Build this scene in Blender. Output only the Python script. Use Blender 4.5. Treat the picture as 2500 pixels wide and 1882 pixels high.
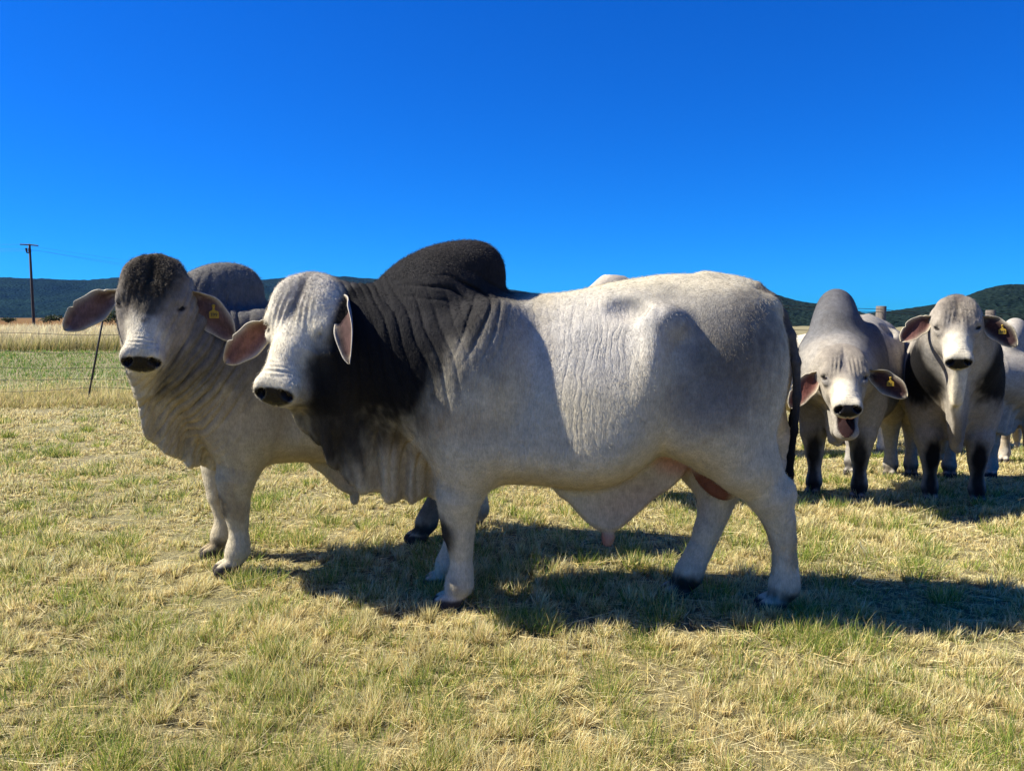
import bpy, math, os
import numpy as np
from mathutils import Vector, Matrix

GRASS_Q = 1.0          # density factor of the grass
HAZE = 0.00002
ONLY = None            # None builds every animal
for _o in list(bpy.data.objects):
    bpy.data.objects.remove(_o, do_unlink=True)
scene = bpy.context.scene
COL = scene.collection

# ------------------------------------------------------------------ camera
EYE = 1.33
PITCH = math.radians(5.05)
cam_d = bpy.data.cameras.new("camera")
cam = bpy.data.objects.new("camera", cam_d)
COL.objects.link(cam)
cam.location = (0, 0, EYE)
cam.rotation_euler = (math.radians(90) - PITCH, 0, 0)
cam_d.sensor_width = 36.0
cam_d.lens = 36.0 * 1878.0 / 2500.0
cam_d.clip_start = 0.05
cam_d.clip_end = 30000
scene.camera = cam

# ------------------------------------------------------------------ sky and sun
SUN = np.array([-1.0, 0.09, 0.97])
SUN = SUN / np.linalg.norm(SUN)
sun_el = math.asin(SUN[2])
sun_az = math.atan2(SUN[0], SUN[1])            # clockwise from +Y
world = bpy.data.worlds.new("World")
scene.world = world
world.use_nodes = True
wn, wl = world.node_tree.nodes, world.node_tree.links
wn.clear()
w_out = wn.new("ShaderNodeOutputWorld")
w_bg = wn.new("ShaderNodeBackground")
w_sky = wn.new("ShaderNodeTexSky")
w_sky.sky_type = 'NISHITA'
w_sky.sun_disc = False
w_sky.sun_elevation = sun_el
w_sky.sun_rotation = sun_az
w_sky.altitude = 1400
w_sky.air_density = 1.0
w_sky.dust_density = 0.2
w_sky.ozone_density = 2.5
w_mul = wn.new("ShaderNodeMixRGB")
w_mul.blend_type = 'MULTIPLY'
w_mul.inputs['Fac'].default_value = 1.0
w_mul.inputs['Color2'].default_value = (0.05, 0.595, 1.47, 1)
w_gam = wn.new("ShaderNodeGamma")
w_gam.inputs['Gamma'].default_value = 0.88
w_hsv = wn.new("ShaderNodeHueSaturation")
w_hsv.inputs['Saturation'].default_value = 1.25
wl.new(w_sky.outputs['Color'], w_hsv.inputs['Color'])
wl.new(w_hsv.outputs['Color'], w_gam.inputs['Color'])
wl.new(w_gam.outputs['Color'], w_mul.inputs['Color1'])
wl.new(w_mul.outputs['Color'], w_bg.inputs['Color'])
w_bg.inputs["Strength"].default_value = 0.061
wl.new(w_bg.outputs['Background'], w_out.inputs['Surface'])

sun_d = bpy.data.lights.new("sun", 'SUN')
sun_d.energy = 5.0
sun_d.angle = math.radians(0.5)
sun_d.color = (1.0, 0.945, 0.84)
sun = bpy.data.objects.new("sun", sun_d)
COL.objects.link(sun)
sun.rotation_euler = Vector(SUN).to_track_quat('Z', 'Y').to_euler()
sun.location = (-20, 5, 20)

scene.view_settings.view_transform = 'Standard'
scene.view_settings.look = 'None'
scene.view_settings.gamma = 1
scene.view_settings.exposure = 1.18
scene.cycles.max_bounces = 6
scene.cycles.transparent_max_bounces = 6

# ------------------------------------------------------------------ small tools
rng = np.random.default_rng(7)

def tag(o, label=None, cat=None, group=None, kind=None):
    if label: o['label'] = label
    if cat: o['category'] = cat
    if group: o['group'] = group
    if kind: o['kind'] = kind
    return o

def mesh_obj(name, V, Fq, mats, parent=None, smooth=True, cols=None, midx=None, extra=None):
    """V (n,3), Fq list of face arrays [(m,3|4)...]; cols (n,4) point colours"""
    me = bpy.data.meshes.new(name)
    V = np.asarray(V, np.float32)
    if isinstance(Fq, np.ndarray): Fq = [Fq]
    Fq = [np.asarray(f, np.int32) for f in Fq if len(f)]
    nl = sum(f.size for f in Fq); nf = sum(len(f) for f in Fq)
    me.vertices.add(len(V)); me.vertices.foreach_set("co", V.ravel())
    me.loops.add(nl); me.polygons.add(nf)
    me.loops.foreach_set("vertex_index", np.concatenate([f.ravel() for f in Fq]))
    tot = np.concatenate([np.full(len(f), f.shape[1], np.int32) for f in Fq])
    st = np.concatenate([[0], np.cumsum(tot)[:-1]]).astype(np.int32)
    me.polygons.foreach_set("loop_start", st)
    me.polygons.foreach_set("loop_total", tot)
    me.polygons.foreach_set("use_smooth", np.full(nf, smooth))
    for m in (mats if isinstance(mats, (list, tuple)) else [mats]): me.materials.append(m)
    if midx is not None: me.polygons.foreach_set("material_index", np.asarray(midx, np.int32))
    if cols is not None:
        a = me.color_attributes.new("col", 'FLOAT_COLOR', 'POINT')
        a.data.foreach_set("color", np.asarray(cols, np.float32).ravel())
    for k, v in (extra or {}).items():
        a = me.attributes.new(k, 'FLOAT', 'POINT')
        a.data.foreach_set("value", np.asarray(v, np.float32))
    me.update(calc_edges=True)
    me.validate()
    o = bpy.data.objects.new(name, me)
    COL.objects.link(o)
    if parent: o.parent = parent
    return o

class Mat:
    """tiny helper around a node tree"""
    def __init__(s, name):
        s.m = bpy.data.materials.new(name); s.m.use_nodes = True
        s.n = s.m.node_tree.nodes; s.l = s.m.node_tree.links
        s.b = s.n["Principled BSDF"]
    def new(s, t, **kw):
        n = s.n.new("ShaderNode" + t)
        for k, v in kw.items():
            if k in n.inputs: n.inputs[k].default_value = v
            else: setattr(n, k, v)
        return n
    def link(s, a, b): s.l.new(a, b)
    def noise(s, vec, scale, detail=4, rough=0.6):
        n = s.new("TexNoise"); n.inputs['Scale'].default_value = scale
        n.inputs['Detail'].default_value = detail; n.inputs['Roughness'].default_value = rough
        if vec is not None: s.link(vec, n.inputs['Vector'])
        return n.outputs['Fac']
    def ramp(s, fac, stops):
        r = s.new("ValToRGB")
        el = r.color_ramp.elements
        while len(el) < len(stops): el.new(0.5)
        for e, (p, c) in zip(el, stops):
            e.position = p; e.color = (c[0], c[1], c[2], 1) if not np.isscalar(c) else (c, c, c, 1)
        s.link(fac, r.inputs['Fac'])
        return r.outputs['Color']
    def mix(s, fac, a, b, blend='MIX'):
        n = s.new("MixRGB"); n.blend_type = blend
        for k, v in (('Fac', fac), ('Color1', a), ('Color2', b)):
            if isinstance(v, bpy.types.NodeSocket): s.link(v, n.inputs[k])
            elif np.isscalar(v): n.inputs[k].default_value = v if k == 'Fac' else (v, v, v, 1)
            else: n.inputs[k].default_value = (*v, 1) if len(v) == 3 else v
        return n.outputs['Color']
    def math(s, op, a, b=0.0):
        n = s.new("Math"); n.operation = op
        for i, v in enumerate((a, b)):
            if isinstance(v, bpy.types.NodeSocket): s.link(v, n.inputs[i])
            else: n.inputs[i].default_value = v
        return n.outputs[0]
    def bump(s, h, strength, dist, prev=None):
        n = s.new("Bump"); n.inputs['Distance'].default_value = dist
        if isinstance(strength, bpy.types.NodeSocket): s.link(strength, n.inputs['Strength'])
        else: n.inputs['Strength'].default_value = strength
        s.link(h, n.inputs['Height'])
        if prev is not None: s.link(prev, n.inputs['Normal'])
        return n.outputs['Normal']
    def obj(s): return s.new("TexCoord").outputs['Object']
    def mapped(s, vec, sc=(1, 1, 1), rot=(0, 0, 0)):
        n = s.new("Mapping"); n.inputs['Scale'].default_value = sc; n.inputs['Rotation'].default_value = rot
        s.link(vec, n.inputs['Vector']); return n.outputs['Vector']
    def set(s, **kw):
        for k, v in kw.items():
            k = k.replace('_', ' ')
            if isinstance(v, bpy.types.NodeSocket): s.link(v, s.b.inputs[k])
            elif isinstance(v, tuple) and len(v) == 3: s.b.inputs[k].default_value = (*v, 1)
            else: s.b.inputs[k].default_value = v
        return s.m

def sstep(a, b, x):
    t = np.clip((x - a) / (b - a), 0, 1)
    return t * t * (3 - 2 * t)

def _hash(ix, iy, iz, seed):
    h = (ix.astype(np.int64) * 374761393 + iy.astype(np.int64) * 668265263 + iz.astype(np.int64) * 2147483647 + seed * 1274126177) & 0xffffffff
    h = ((h ^ (h >> 13)) * 1103515245) & 0xffffffff
    h = (h ^ (h >> 16)) & 0xffffff
    return h.astype(np.float32) / 8388608.0 - 1.0

def vnoise(x, y, z, seed=0):
    x, y, z = np.broadcast_arrays(x, y, z)
    ix, iy, iz = np.floor(x), np.floor(y), np.floor(z)
    fx, fy, fz = x - ix, y - iy, z - iz
    fx, fy, fz = fx*fx*(3-2*fx), fy*fy*(3-2*fy), fz*fz*(3-2*fz)
    r = 0
    for a in (0, 1):
        for b in (0, 1):
            for c in (0, 1):
                w = (fx if a else 1-fx) * (fy if b else 1-fy) * (fz if c else 1-fz)
                r = r + w * _hash(ix + a, iy + b, iz + c, seed)
    return r

def fbm(x, y, z, oct=3, seed=0):
    r = 0; a = 1.0; s = 0
    for i in range(oct):
        r = r + a * vnoise(x * 2**i, y * 2**i, z * 2**i, seed + i); s += a; a *= 0.5
    return r / s

def curve(pts, n=400):
    """smooth 1-d table through (x, v) points (monotone x), returned as function"""
    p = np.array(pts, float); x, v = p[:, 0], p[:, 1]
    d = np.diff(v) / np.diff(x)
    m = np.zeros_like(v); m[0] = d[0]; m[-1] = d[-1]
    for i in range(1, len(v) - 1):
        m[i] = 0 if d[i-1] * d[i] < 0 else 0.5 * (d[i-1] + d[i])
        lim = 3 * min(abs(d[i-1]), abs(d[i])); m[i] = np.clip(m[i], -lim, lim)
    X = np.linspace(x[0], x[-1], n)
    i = np.clip(np.searchsorted(x, X, side='right') - 1, 0, len(x) - 2)
    h = x[i+1] - x[i]; t = (X - x[i]) / h
    V = (2*t**3-3*t**2+1)*v[i] + (t**3-2*t**2+t)*h*m[i] + (-2*t**3+3*t**2)*v[i+1] + (t**3-t**2)*h*m[i+1]
    X = X.astype(np.float32); V = V.astype(np.float32)
    return lambda q: np.interp(q, X, V).astype(np.float32)

# ------------------------------------------------------------------ ground shape
def ground_z(x, y):
    x = np.asarray(x, float); y = np.asarray(y, float)
    right = sstep(-0.3, 1.6, x)
    d = (-0.060 * np.clip(y - 4.0, 0, 10) - 0.02*np.clip(y - 14, 0, 190)) * right
    d += 0.012 * np.sin(x * 2.1 + 0.7) * np.cos(y * 1.7) + 0.01 * np.sin(x * 4.3 + y * 3.1)
    return d

# ------------------------------------------------------------------ implicit surfaces
class Field:
    """ordered list of primitives blended with a smooth minimum"""
    def __init__(s): s.p = []
    def add(s, fn, lo, hi, k=0.05, op='u'):
        s.p.append((fn, np.array(lo, np.float32), np.array(hi, np.float32), k, op))
    def ell(s, c, r, k=0.05, R=None, op='u'):
        c = np.array(c, np.float32); r = np.array(r, np.float32)
        R = np.eye(3, dtype=np.float32) if R is None else np.array(R, np.float32)   # columns = axes
        def fn(P):
            q = (P - c) @ R
            a = q / r
            k0 = np.sqrt((a*a).sum(1)); b = a / r
            k1 = np.sqrt((b*b).sum(1)) + 1e-9
            return k0 * (k0 - 1) / k1
        m = r.max() if not np.allclose(R, np.eye(3)) else r
        s.add(fn, c - m, c + m, k, op)
    def cone(s, a, b, ra, rb, k=0.05, sc=None, op='u'):
        """tapered capsule; sc = (axis index, factor) squashes it across one axis"""
        a = np.array(a, np.float32); b = np.array(b, np.float32)
        ab = b - a; L2 = float(ab @ ab) + 1e-9
        def fn(P):
            q = P - a
            h = np.clip((q @ ab) / L2, 0, 1)
            d = q - h[:, None] * ab
            if sc is not None:
                d = d.copy(); d[:, sc[0]] /= sc[1]
            return np.sqrt((d*d).sum(1)) - (ra + (rb - ra) * h)
        m = max(ra, rb) * max(1, sc[1] if sc else 1)
        s.add(fn, np.minimum(a, b) - m, np.maximum(a, b) + m, k, op)
    def chain(s, pts, k=0.04, k0=None, sc=None):
        for i in range(len(pts) - 1):
            s.cone(pts[i][:3], pts[i+1][:3], pts[i][3], pts[i+1][3], (k0 if (i == 0 and k0) else k), sc)
    def __call__(s, P):
        P = np.ascontiguousarray(P, np.float32)
        f = np.full(len(P), 9.0, np.float32)
        for fn, lo, hi, k, op in s.p:
            mg = k + 0.12
            m = ((P > lo - mg) & (P < hi + mg)).all(1)
            idx = np.nonzero(m)[0]
            if not len(idx): continue
            d = fn(P[idx]).astype(np.float32); a = f[idx]
            if op == 'u':
                h = np.clip(k - np.abs(a - d), 0, None) / k
                f[idx] = np.minimum(a, d) - h*h*k*0.25
            elif op == 's':
                d = -d
                h = np.clip(k - np.abs(a - d), 0, None) / k
                f[idx] = np.maximum(a, d) + h*h*k*0.25
            elif op == 'i':
                h = np.clip(k - np.abs(a - d), 0, None) / k
                f[idx] = np.maximum(a, d) + h*h*k*0.25
            elif op == 'd':
                f[idx] = a + d
        return f

def polygonise(field, lo, hi, h, levels=3):
    lo = np.array(lo, float); hi = np.array(hi, float)
    H = h * 2**levels
    n = np.ceil((hi - lo) / H).astype(int)
    g = np.stack(np.meshgrid(*[np.arange(k) for k in n], indexing='ij'), -1).reshape(-1, 3)
    cells = g
    for lv in range(levels, -1, -1):
        s = h * 2**lv
        if lv > 0:
            f = field((lo + (cells + 0.5) * s).astype(np.float32))
            cells = cells[np.abs(f) < s * 1.9 + 0.004]
            off = np.array([[a, b, c] for a in (0, 1) for b in (0, 1) for c in (0, 1)])
            cells = (cells[:, None, :] * 2 + off[None]).reshape(-1, 3)
    N = (n * 2**levels + 2).astype(np.int64)
    key = lambda c: (c[..., 0].astype(np.int64) * N[1] + c[..., 1]) * N[2] + c[..., 2]
    off = np.array([[a, b, c] for a in (0, 1) for b in (0, 1) for c in (0, 1)])
    ck = key(cells); o = np.argsort(ck); ck = ck[o]; cells = cells[o]
    corner = key(cells[:, None, :] + off[None])
    uk, inv = np.unique(corner, return_inverse=True)
    inv = inv.reshape(corner.shape)
    ux = np.stack([uk // (N[1]*N[2]), (uk // N[2]) % N[1], uk % N[2]], 1)
    fv = field((lo + ux * h).astype(np.float32))
    cv = fv[inv]
    neg = cv < 0
    act = neg.any(1) & ~neg.all(1)
    cells, ck, cv, neg = cells[act], ck[act], cv[act], neg[act]
    edges = [(a, b) for a in range(8) for b in range(a+1, 8) if bin(a ^ b).count('1') == 1]
    acc = np.zeros((len(cells), 3)); cnt = np.zeros(len(cells))
    for a, b in edges:
        m = neg[:, a] != neg[:, b]
        t = cv[m, a] / (cv[m, a] - cv[m, b])
        acc[m] += off[a] + t[:, None] * (off[b] - off[a]); cnt[m] += 1
    V = lo + (cells + acc / cnt[:, None]) * h
    faces = []
    for ax in range(3):
        b, c = [(1, 2), (2, 0), (0, 1)][ax]
        e = np.zeros(3, int); e[ax] = 1
        i1 = int(e[0]*4 + e[1]*2 + e[2])
        m = neg[:, 0] != neg[:, i1]
        base = cells[m]; ng = neg[m, 0]
        eb = np.zeros(3, int); eb[b] = 1; ec = np.zeros(3, int); ec[c] = 1
        quad = [base, base - eb, base - eb - ec, base - ec]
        ids = []; ok = np.ones(len(base), bool)
        for q in quad:
            kq = key(q); i = np.clip(np.searchsorted(ck, kq), 0, len(ck)-1)
            ok &= ck[i] == kq; ids.append(i)
        Q = np.stack(ids, 1)[ok]; ng = ng[ok]
        Q[~ng] = Q[~ng][:, ::-1]
        faces.append(Q)
    Fq = np.concatenate(faces)
    # two Newton steps onto the surface
    V = V.astype(np.float32)
    for _ in range(2):
        e = 0.0015
        f0 = field(V)
        G = np.stack([(field(V + np.array(d, np.float32)*e) - f0) / e for d in ((1,0,0),(0,1,0),(0,0,1))], 1)
        g2 = (G*G).sum(1) + 1e-6
        st = np.clip(f0 / g2, -h, h)
        V = V - (G * st[:, None]) * 0.9
    return V, Fq

def vnormals(V, F):
    n = np.zeros_like(V)
    a, b, c, d = (V[F[:, i]] for i in range(4))
    fn = np.cross(c - a, d - b)
    for i in range(4): np.add.at(n, F[:, i], fn)
    return n / (np.linalg.norm(n, axis=1, keepdims=True) + 1e-12)
# ------------------------------------------------------------------ materials of the animals
def coat_material():
    M = Mat("coat"); ob = M.obj()
    at = M.new("VertexColor"); at.layer_name = "col"
    wr = at.outputs['Alpha']
    c = at.outputs['Color']
    # hair flecks: short strokes that lie mostly downward
    v1 = M.mapped(ob, (170, 170, 40))
    fl = M.noise(v1, 1.0, 3, 0.7)
    v2 = M.noise(ob, 26, 4, 0.65)
    v3 = M.noise(ob, 6, 3, 0.6)
    f1 = M.ramp(fl, [(0.25, 0.76), (0.75, 1.22)])
    f2 = M.ramp(v2, [(0.3, 0.80), (0.7, 1.16)])
    f3 = M.ramp(v3, [(0.3, (0.90, 0.91, 0.93)), (0.7, (1.08, 1.06, 1.03))])
    c = M.mix(1.0, c, f1, 'MULTIPLY'); c = M.mix(1.0, c, f2, 'MULTIPLY'); c = M.mix(1.0, c, f3, 'MULTIPLY')
    # skin creases: fine, nearly vertical, broken lines, only where the alpha says so
    def lines(freq, wob, rot, seed):
        mp = M.mapped(ob, (1, 0.35, 1), (0, rot, 0))
        nz = M.noise(M.mapped(ob, (3.1, 3.1, 1.5), (seed, 0, 0)), 1.0, 3, 0.55)
        sx = M.new("SeparateXYZ"); M.link(mp, sx.inputs[0])
        u = M.math('ADD', M.math('MULTIPLY', sx.outputs[0], freq), M.math('MULTIPLY', nz, wob))
        f = M.math('ABSOLUTE', M.math('SUBTRACT', M.math('FRACT', u), 0.5))
        g = M.ramp(f, [(0.0, 0.0), (0.10, 0.55), (0.30, 1.0)])
        brk = M.ramp(M.noise(M.mapped(ob, (7, 7, 2.6), (0, seed, 0)), 1.0, 2, 0.5), [(0.40, 0.0), (0.58, 1.0)])
        return M.mix(brk, 1.0, g)
    cr = M.mix(1.0, lines(19, 4.0, 0.05, 0.7), lines(31, 10.0, -0.12, 2.1), 'MULTIPLY')
    st = M.math('MULTIPLY', wr, 0.34)
    b1 = M.bump(cr, st, 0.007)
    b2 = M.bump(v2, 0.30, 0.012, b1)
    b3 = M.bump(fl, 0.65, 0.004, b2)
    M.set(Base_Color=c, Roughness=0.85, Normal=b3)
    M.b.inputs['Specular IOR Level'].default_value = 0.10
    M.b.inputs['Sheen Weight'].default_value = 0.0
    M.b.inputs['Sheen Roughness'].default_value = 0.6
    return M.m

def simple_material(name, col, rough=0.5, spec=0.5, bumpsc=None, bumpd=0.002, coat=0):
    M = Mat(name)
    if bumpsc:
        n = M.noise(M.obj(), bumpsc, 4, 0.6)
        c = M.ramp(n, [(0.3, tuple(x*0.75 for x in col)), (0.7, tuple(min(1, x*1.2) for x in col))])
        M.set(Base_Color=c, Normal=M.bump(n, 0.6, bumpd))
    else: M.set(Base_Color=tuple(col))
    M.set(Roughness=rough); M.b.inputs['Specular IOR Level'].default_value = spec
    M.b.inputs['Coat Weight'].default_value = coat
    return M.m

def wet_material():
    M = Mat("nose_skin")
    at = M.new("VertexColor"); at.layer_name = "col"
    vo = M.new("TexVoronoi"); vo.inputs['Scale'].default_value = 210
    M.link(M.obj(), vo.inputs['Vector'])
    M.set(Base_Color=at.outputs['Color'], Roughness=0.24, Normal=M.bump(vo.outputs['Distance'], 0.6, 0.002))
    M.b.inputs['Specular IOR Level'].default_value = 0.2
    return M.m

COAT = coat_material()
NOSE = wet_material()
EYEM = simple_material("eye_glass", (0.012, 0.008, 0.006), 0.08, 0.6, coat=0.5)
TAGM = simple_material("tag_plastic", (0.34, 0.22, 0.02), 0.6, 0.4, 60, 0.0005)
INKM = simple_material("tag_ink", (0.015, 0.013, 0.012), 0.6)
def hair_material():
    M = Mat("hair"); at = M.new("VertexColor"); at.layer_name = "col"
    M.set(Base_Color=at.outputs['Color'], Roughness=0.75)
    M.b.inputs['Specular IOR Level'].default_value = 0.2
    return M.m
HAIR = hair_material()

# coat colours (linear albedo)
C_LIGHT = (0.53, 0.47, 0.335); C_WHITE = (0.62, 0.56, 0.42); C_GREY = (0.20, 0.19, 0.175)
C_DGREY = (0.070, 0.066, 0.064); C_BLACK = (0.009, 0.0085, 0.0085); C_TAN = (0.42, 0.31, 0.17)
C_PINK = (0.48, 0.27, 0.20); C_BROWN = (0.17, 0.07, 0.045); C_DBROWN = (0.06, 0.048, 0.038)

def unit(v): v = np.array(v, float); return v / np.linalg.norm(v)

class Head:
    def __init__(s, poll, heading, pitch, roll=0.0, size=1.0, tilt=0.0):
        s.o = np.array(poll, float); s.k = size
        hd = np.array([math.cos(heading), math.sin(heading), 0])
        s.h = hd
        z = np.array([0, 0, 1.0]); s.left = np.cross(z, hd)
        f = hd * math.cos(pitch) - z * math.sin(pitch)
        n = hd * math.sin(pitch) + z * math.cos(pitch)
        l = s.left
        if roll:
            l2 = l * math.cos(roll) + n * math.sin(roll); n2 = n * math.cos(roll) - l * math.sin(roll)
            l, n = l2, n2
        if tilt:                                       # sideways lean about the line of sight of the animal
            Rt = np.array(Matrix.Rotation(tilt, 3, Vector(hd)))
            f, l, n = Rt @ f, Rt @ l, Rt @ n
        s.f, s.s, s.n = f, l, n
        s.R = np.stack([f, l, n], 1)                  # columns
    def to(s, P): return (((P - s.o.astype(np.float32)) @ s.R.astype(np.float32)) / s.k).astype(np.float32)
    def out(s, q): return s.o + s.R @ (np.array(q, float) * s.k)

def rotm(axis, ang):
    return np.array(Matrix.Rotation(ang, 3, axis))

def mouth_cavity(jaw):
    p = np.array([0.43 + 0.075, 0, -0.128]) - np.array([0.13, 0, -0.21])
    m = np.array([0.13, 0, -0.21]) + rotm('Y', jaw) @ p
    return (0.50, 0, (-0.135+m[2])/2 - 0.008), (0.17, 0.076, (-0.135-m[2])/2*1.18), rotm('Y', jaw*0.5)

def head_shape(sp):
    """all in head space: x = down the face, y = to the animal's left, z = out of the forehead"""
    H = Field(); jaw = sp.get('jaw', 0.0); lobe = sp.get('lobe', 1.0)
    H.ell((0.085, 0, -0.118), (0.150, 0.152, 0.132), 0.03)                    # braincase
    H.ell((-0.005, 0, -0.085), (0.075, 0.105, 0.085), 0.06)                    # poll
    for sg in (1, -1):
        H.ell((0.09, sg*0.076, -0.046), (0.130, 0.076, 0.068), 0.03)    # forehead lobes
    H.cone((0.17, 0, -0.118), (0.41, 0, -0.092), 0.116, 0.078, 0.05)           # face
    H.ell((0.30, 0, -0.055), (0.17, 0.062, 0.052), 0.05)                       # nasal bridge
    H.ell((0.462, 0, -0.088), (0.085, 0.086, 0.078), 0.05)                     # muzzle
    for sg in (1, -1):
        H.ell((0.20, sg*0.116, -0.072), (0.062, 0.036, 0.040), 0.035)          # orbit
        H.ell((0.160, sg*0.126, -0.050), (0.066, 0.026, 0.026), 0.03, rotm('Y', -0.4))          # brow
        H.ell((0.205, sg*0.088, -0.185), (0.105, 0.050, 0.085), 0.05)          # jaw muscle
        H.ell((0.33, sg*0.078, -0.115), (0.11, 0.022, 0.030), 0.03)            # cheek ridge
        H.ell((0.485, sg*0.054, -0.060), (0.052, 0.042, 0.050), 0.03)          # nostril wing
        H.ell((0.06, sg*0.135, -0.125), (0.050, 0.030, 0.050), 0.04)           # ear root
    # lower jaw
    jp = np.array([0.13, 0, -0.21])
    R = rotm('Y', jaw)
    def J(p):
        p = np.array(p, float); p[0] += 0.075*(jaw > 0.05)*sstep(0.15, 0.42, p[0])
        return jp + R @ (p - jp)
    for sg in (1, -1):
        a, b = J((0.14, sg*0.060, -0.225)), J((0.43, sg*0.030, -0.165))
        H.cone(a, b, 0.062, 0.040, 0.05)
    H.ell(J((0.445, 0, -0.168)), (0.062, 0.066 + 0.014*(jaw > 0.05), 0.034), 0.035, R)
    H.ell(J((0.30, 0, -0.185)), (0.15, 0.055, 0.04), 0.05, R)
    H.add(lambda P: 0.394 - 0.8*P[:, 0] - 0.6*P[:, 2], (0.44, -0.11, -0.14), (0.60, 0.11, 0.05), 0.035, 's')   # slanted nose plane
    # carve: eye hollow, nostrils, mouth, forehead groove
    for sg in (1, -1):
        H.ell((0.214, sg*0.150, -0.056), (0.030, 0.020, 0.009), 0.012, rotm('Y', -0.55), op='s')
        H.ell((0.255, sg*0.132, -0.030), (0.050, 0.016, 0.016), 0.04, op='s')   # below the inner corner
        Rn = rotm('X', sg*0.6)
        H.ell((0.515, sg*0.050, -0.046), (0.030, 0.0135, 0.024), 0.012, Rn, op='s')
        H.ell((0.516, sg*0.068, -0.066), (0.026, 0.009, 0.014), 0.010, rotm('X', -sg*0.6), op='s')
    H.ell((0.545, 0, -0.118), (0.024, 0.004, 0.022), 0.010, op='s')             # notch of the lip
    H.ell((0.06, 0, 0.020), (0.11, 0.012, 0.026), 0.035, op='s')
    if jaw > 0.05:
        m = J((0.43, 0, -0.128))
        cc_, cr_, cR_ = mouth_cavity(jaw); H.ell(cc_, cr_, 0.015, cR_, op='s')
        H.ell(J((0.43, 0, -0.134)), (0.075, 0.045, 0.013), 0.012, R)                # tongue
    else:
        for sg in (1, -1):
            H.cone((0.36, sg*0.098, -0.145), (0.50, sg*0.060, -0.138), 0.006, 0.007, 0.012, op='s')
        H.cone((0.525, 0.062, -0.138), (0.525, -0.062, -0.138), 0.012, 0.012, 0.012, op='s')
    # soft displacement: nose wrinkles, forehead folds
    def disp(P):
        t, s, n = P[:, 0], P[:, 1], P[:, 2]
        top = sstep(-0.12, -0.04, n)
        nw = 0.0032*np.sin((t + 0.55*s*s*4)*2*math.pi/0.021) * np.exp(-((t-0.43)/0.028)**2) * np.exp(-(s/0.07)**2) * top
        br = 0
        for sg in (1, -1):
            u = (s*sg - 0.045 - 0.10*(t-0.1))
            br = br + 0.0050*np.sin(u*2*math.pi/0.026 + 4*t*sg) * np.exp(-((t-0.15)/0.06)**2) * np.exp(-(u/0.045)**2)
        ns = 0.0036 * fbm(t*30, s*38, n*34, 3, 3) * top * np.exp(-((t-0.07)/0.11)**2)
        return (-(nw*sp.get('nosew', 1.0) + br*sp.get('browf', 1.0) + ns)).astype(np.float32)
    H.add(disp, (-0.15, -0.25, -0.3), (0.6, 0.25, 0.1), 0.01, 'd')
    return H

def sheet_fn(xs, zl, yc, th, folds=(0.0, 0.1, 0.0), ztop=1.2, spread=0.10, grow=0.0):
    x0, x1 = xs; zl = curve(zl); yc = curve(yc); A, lam, ph = folds
    def fn(P):
        x, y, z = P[:, 0], P[:, 1], P[:, 2]
        w = 0.35*vnoise(x*5, z*2.2, x*0, 11)
        phs = 2*math.pi*(x/lam + ph + w)
        e = zl(x) + 0.010*np.sin(phs*1.0 + 1.0) * (A > 0)
        up = np.clip(z - e, 0, None)
        fade = 1 - sstep(spread*1.2, spread*5.5, up)
        c = yc(x) + A*np.sin(phs)*fade + 0.4*A*np.sin(phs*1.9 + 2)*fade
        t = th + grow*np.clip(up, 0, 0.6)
        dy = np.abs(y - c)
        qz = np.clip(e + t - z, 0, None)
        qx = np.maximum(np.clip(x0 + t - x, 0, None), np.clip(x - x1 + t, 0, None))
        d = np.sqrt(dy*dy + qz*qz + qx*qx) - t
        return np.maximum(d, z - ztop) * 0.85
    return fn

TRUNK_TOP = [(-0.6, 1.30), (-0.45, 1.36), (-0.3, 1.42), (-0.1, 1.44), (0.0, 1.448), (0.12, 1.44), (0.25, 1.447), (0.35, 1.466), (0.48, 1.495),
             (0.59, 1.513), (0.7, 1.527), (0.8, 1.530), (0.91, 1.520), (1.0, 1.503), (1.1, 1.480), (1.17, 1.45), (1.24, 1.41), (1.36, 1.30)]
TRUNK_BOT = [(-0.6, 0.90), (-0.45, 0.76), (-0.35, 0.65), (-0.2, 0.57), (0, 0.552), (0.1, 0.553), (0.3, 0.535), (0.4, 0.54), (0.55, 0.60),
             (0.68, 0.69), (0.8, 0.74), (0.95, 0.78), (1.1, 0.82), (1.36, 0.90)]
TRUNK_W = [(-0.6, 0.12), (-0.45, 0.20), (-0.3, 0.265), (-0.15, 0.295), (0, 0.315), (0.15, 0.35), (0.3, 0.385), (0.45, 0.395), (0.6, 0.37),
           (0.7, 0.325), (0.8, 0.30), (1.0, 0.275), (1.12, 0.235), (1.22, 0.17), (1.36, 0.10)]
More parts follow.
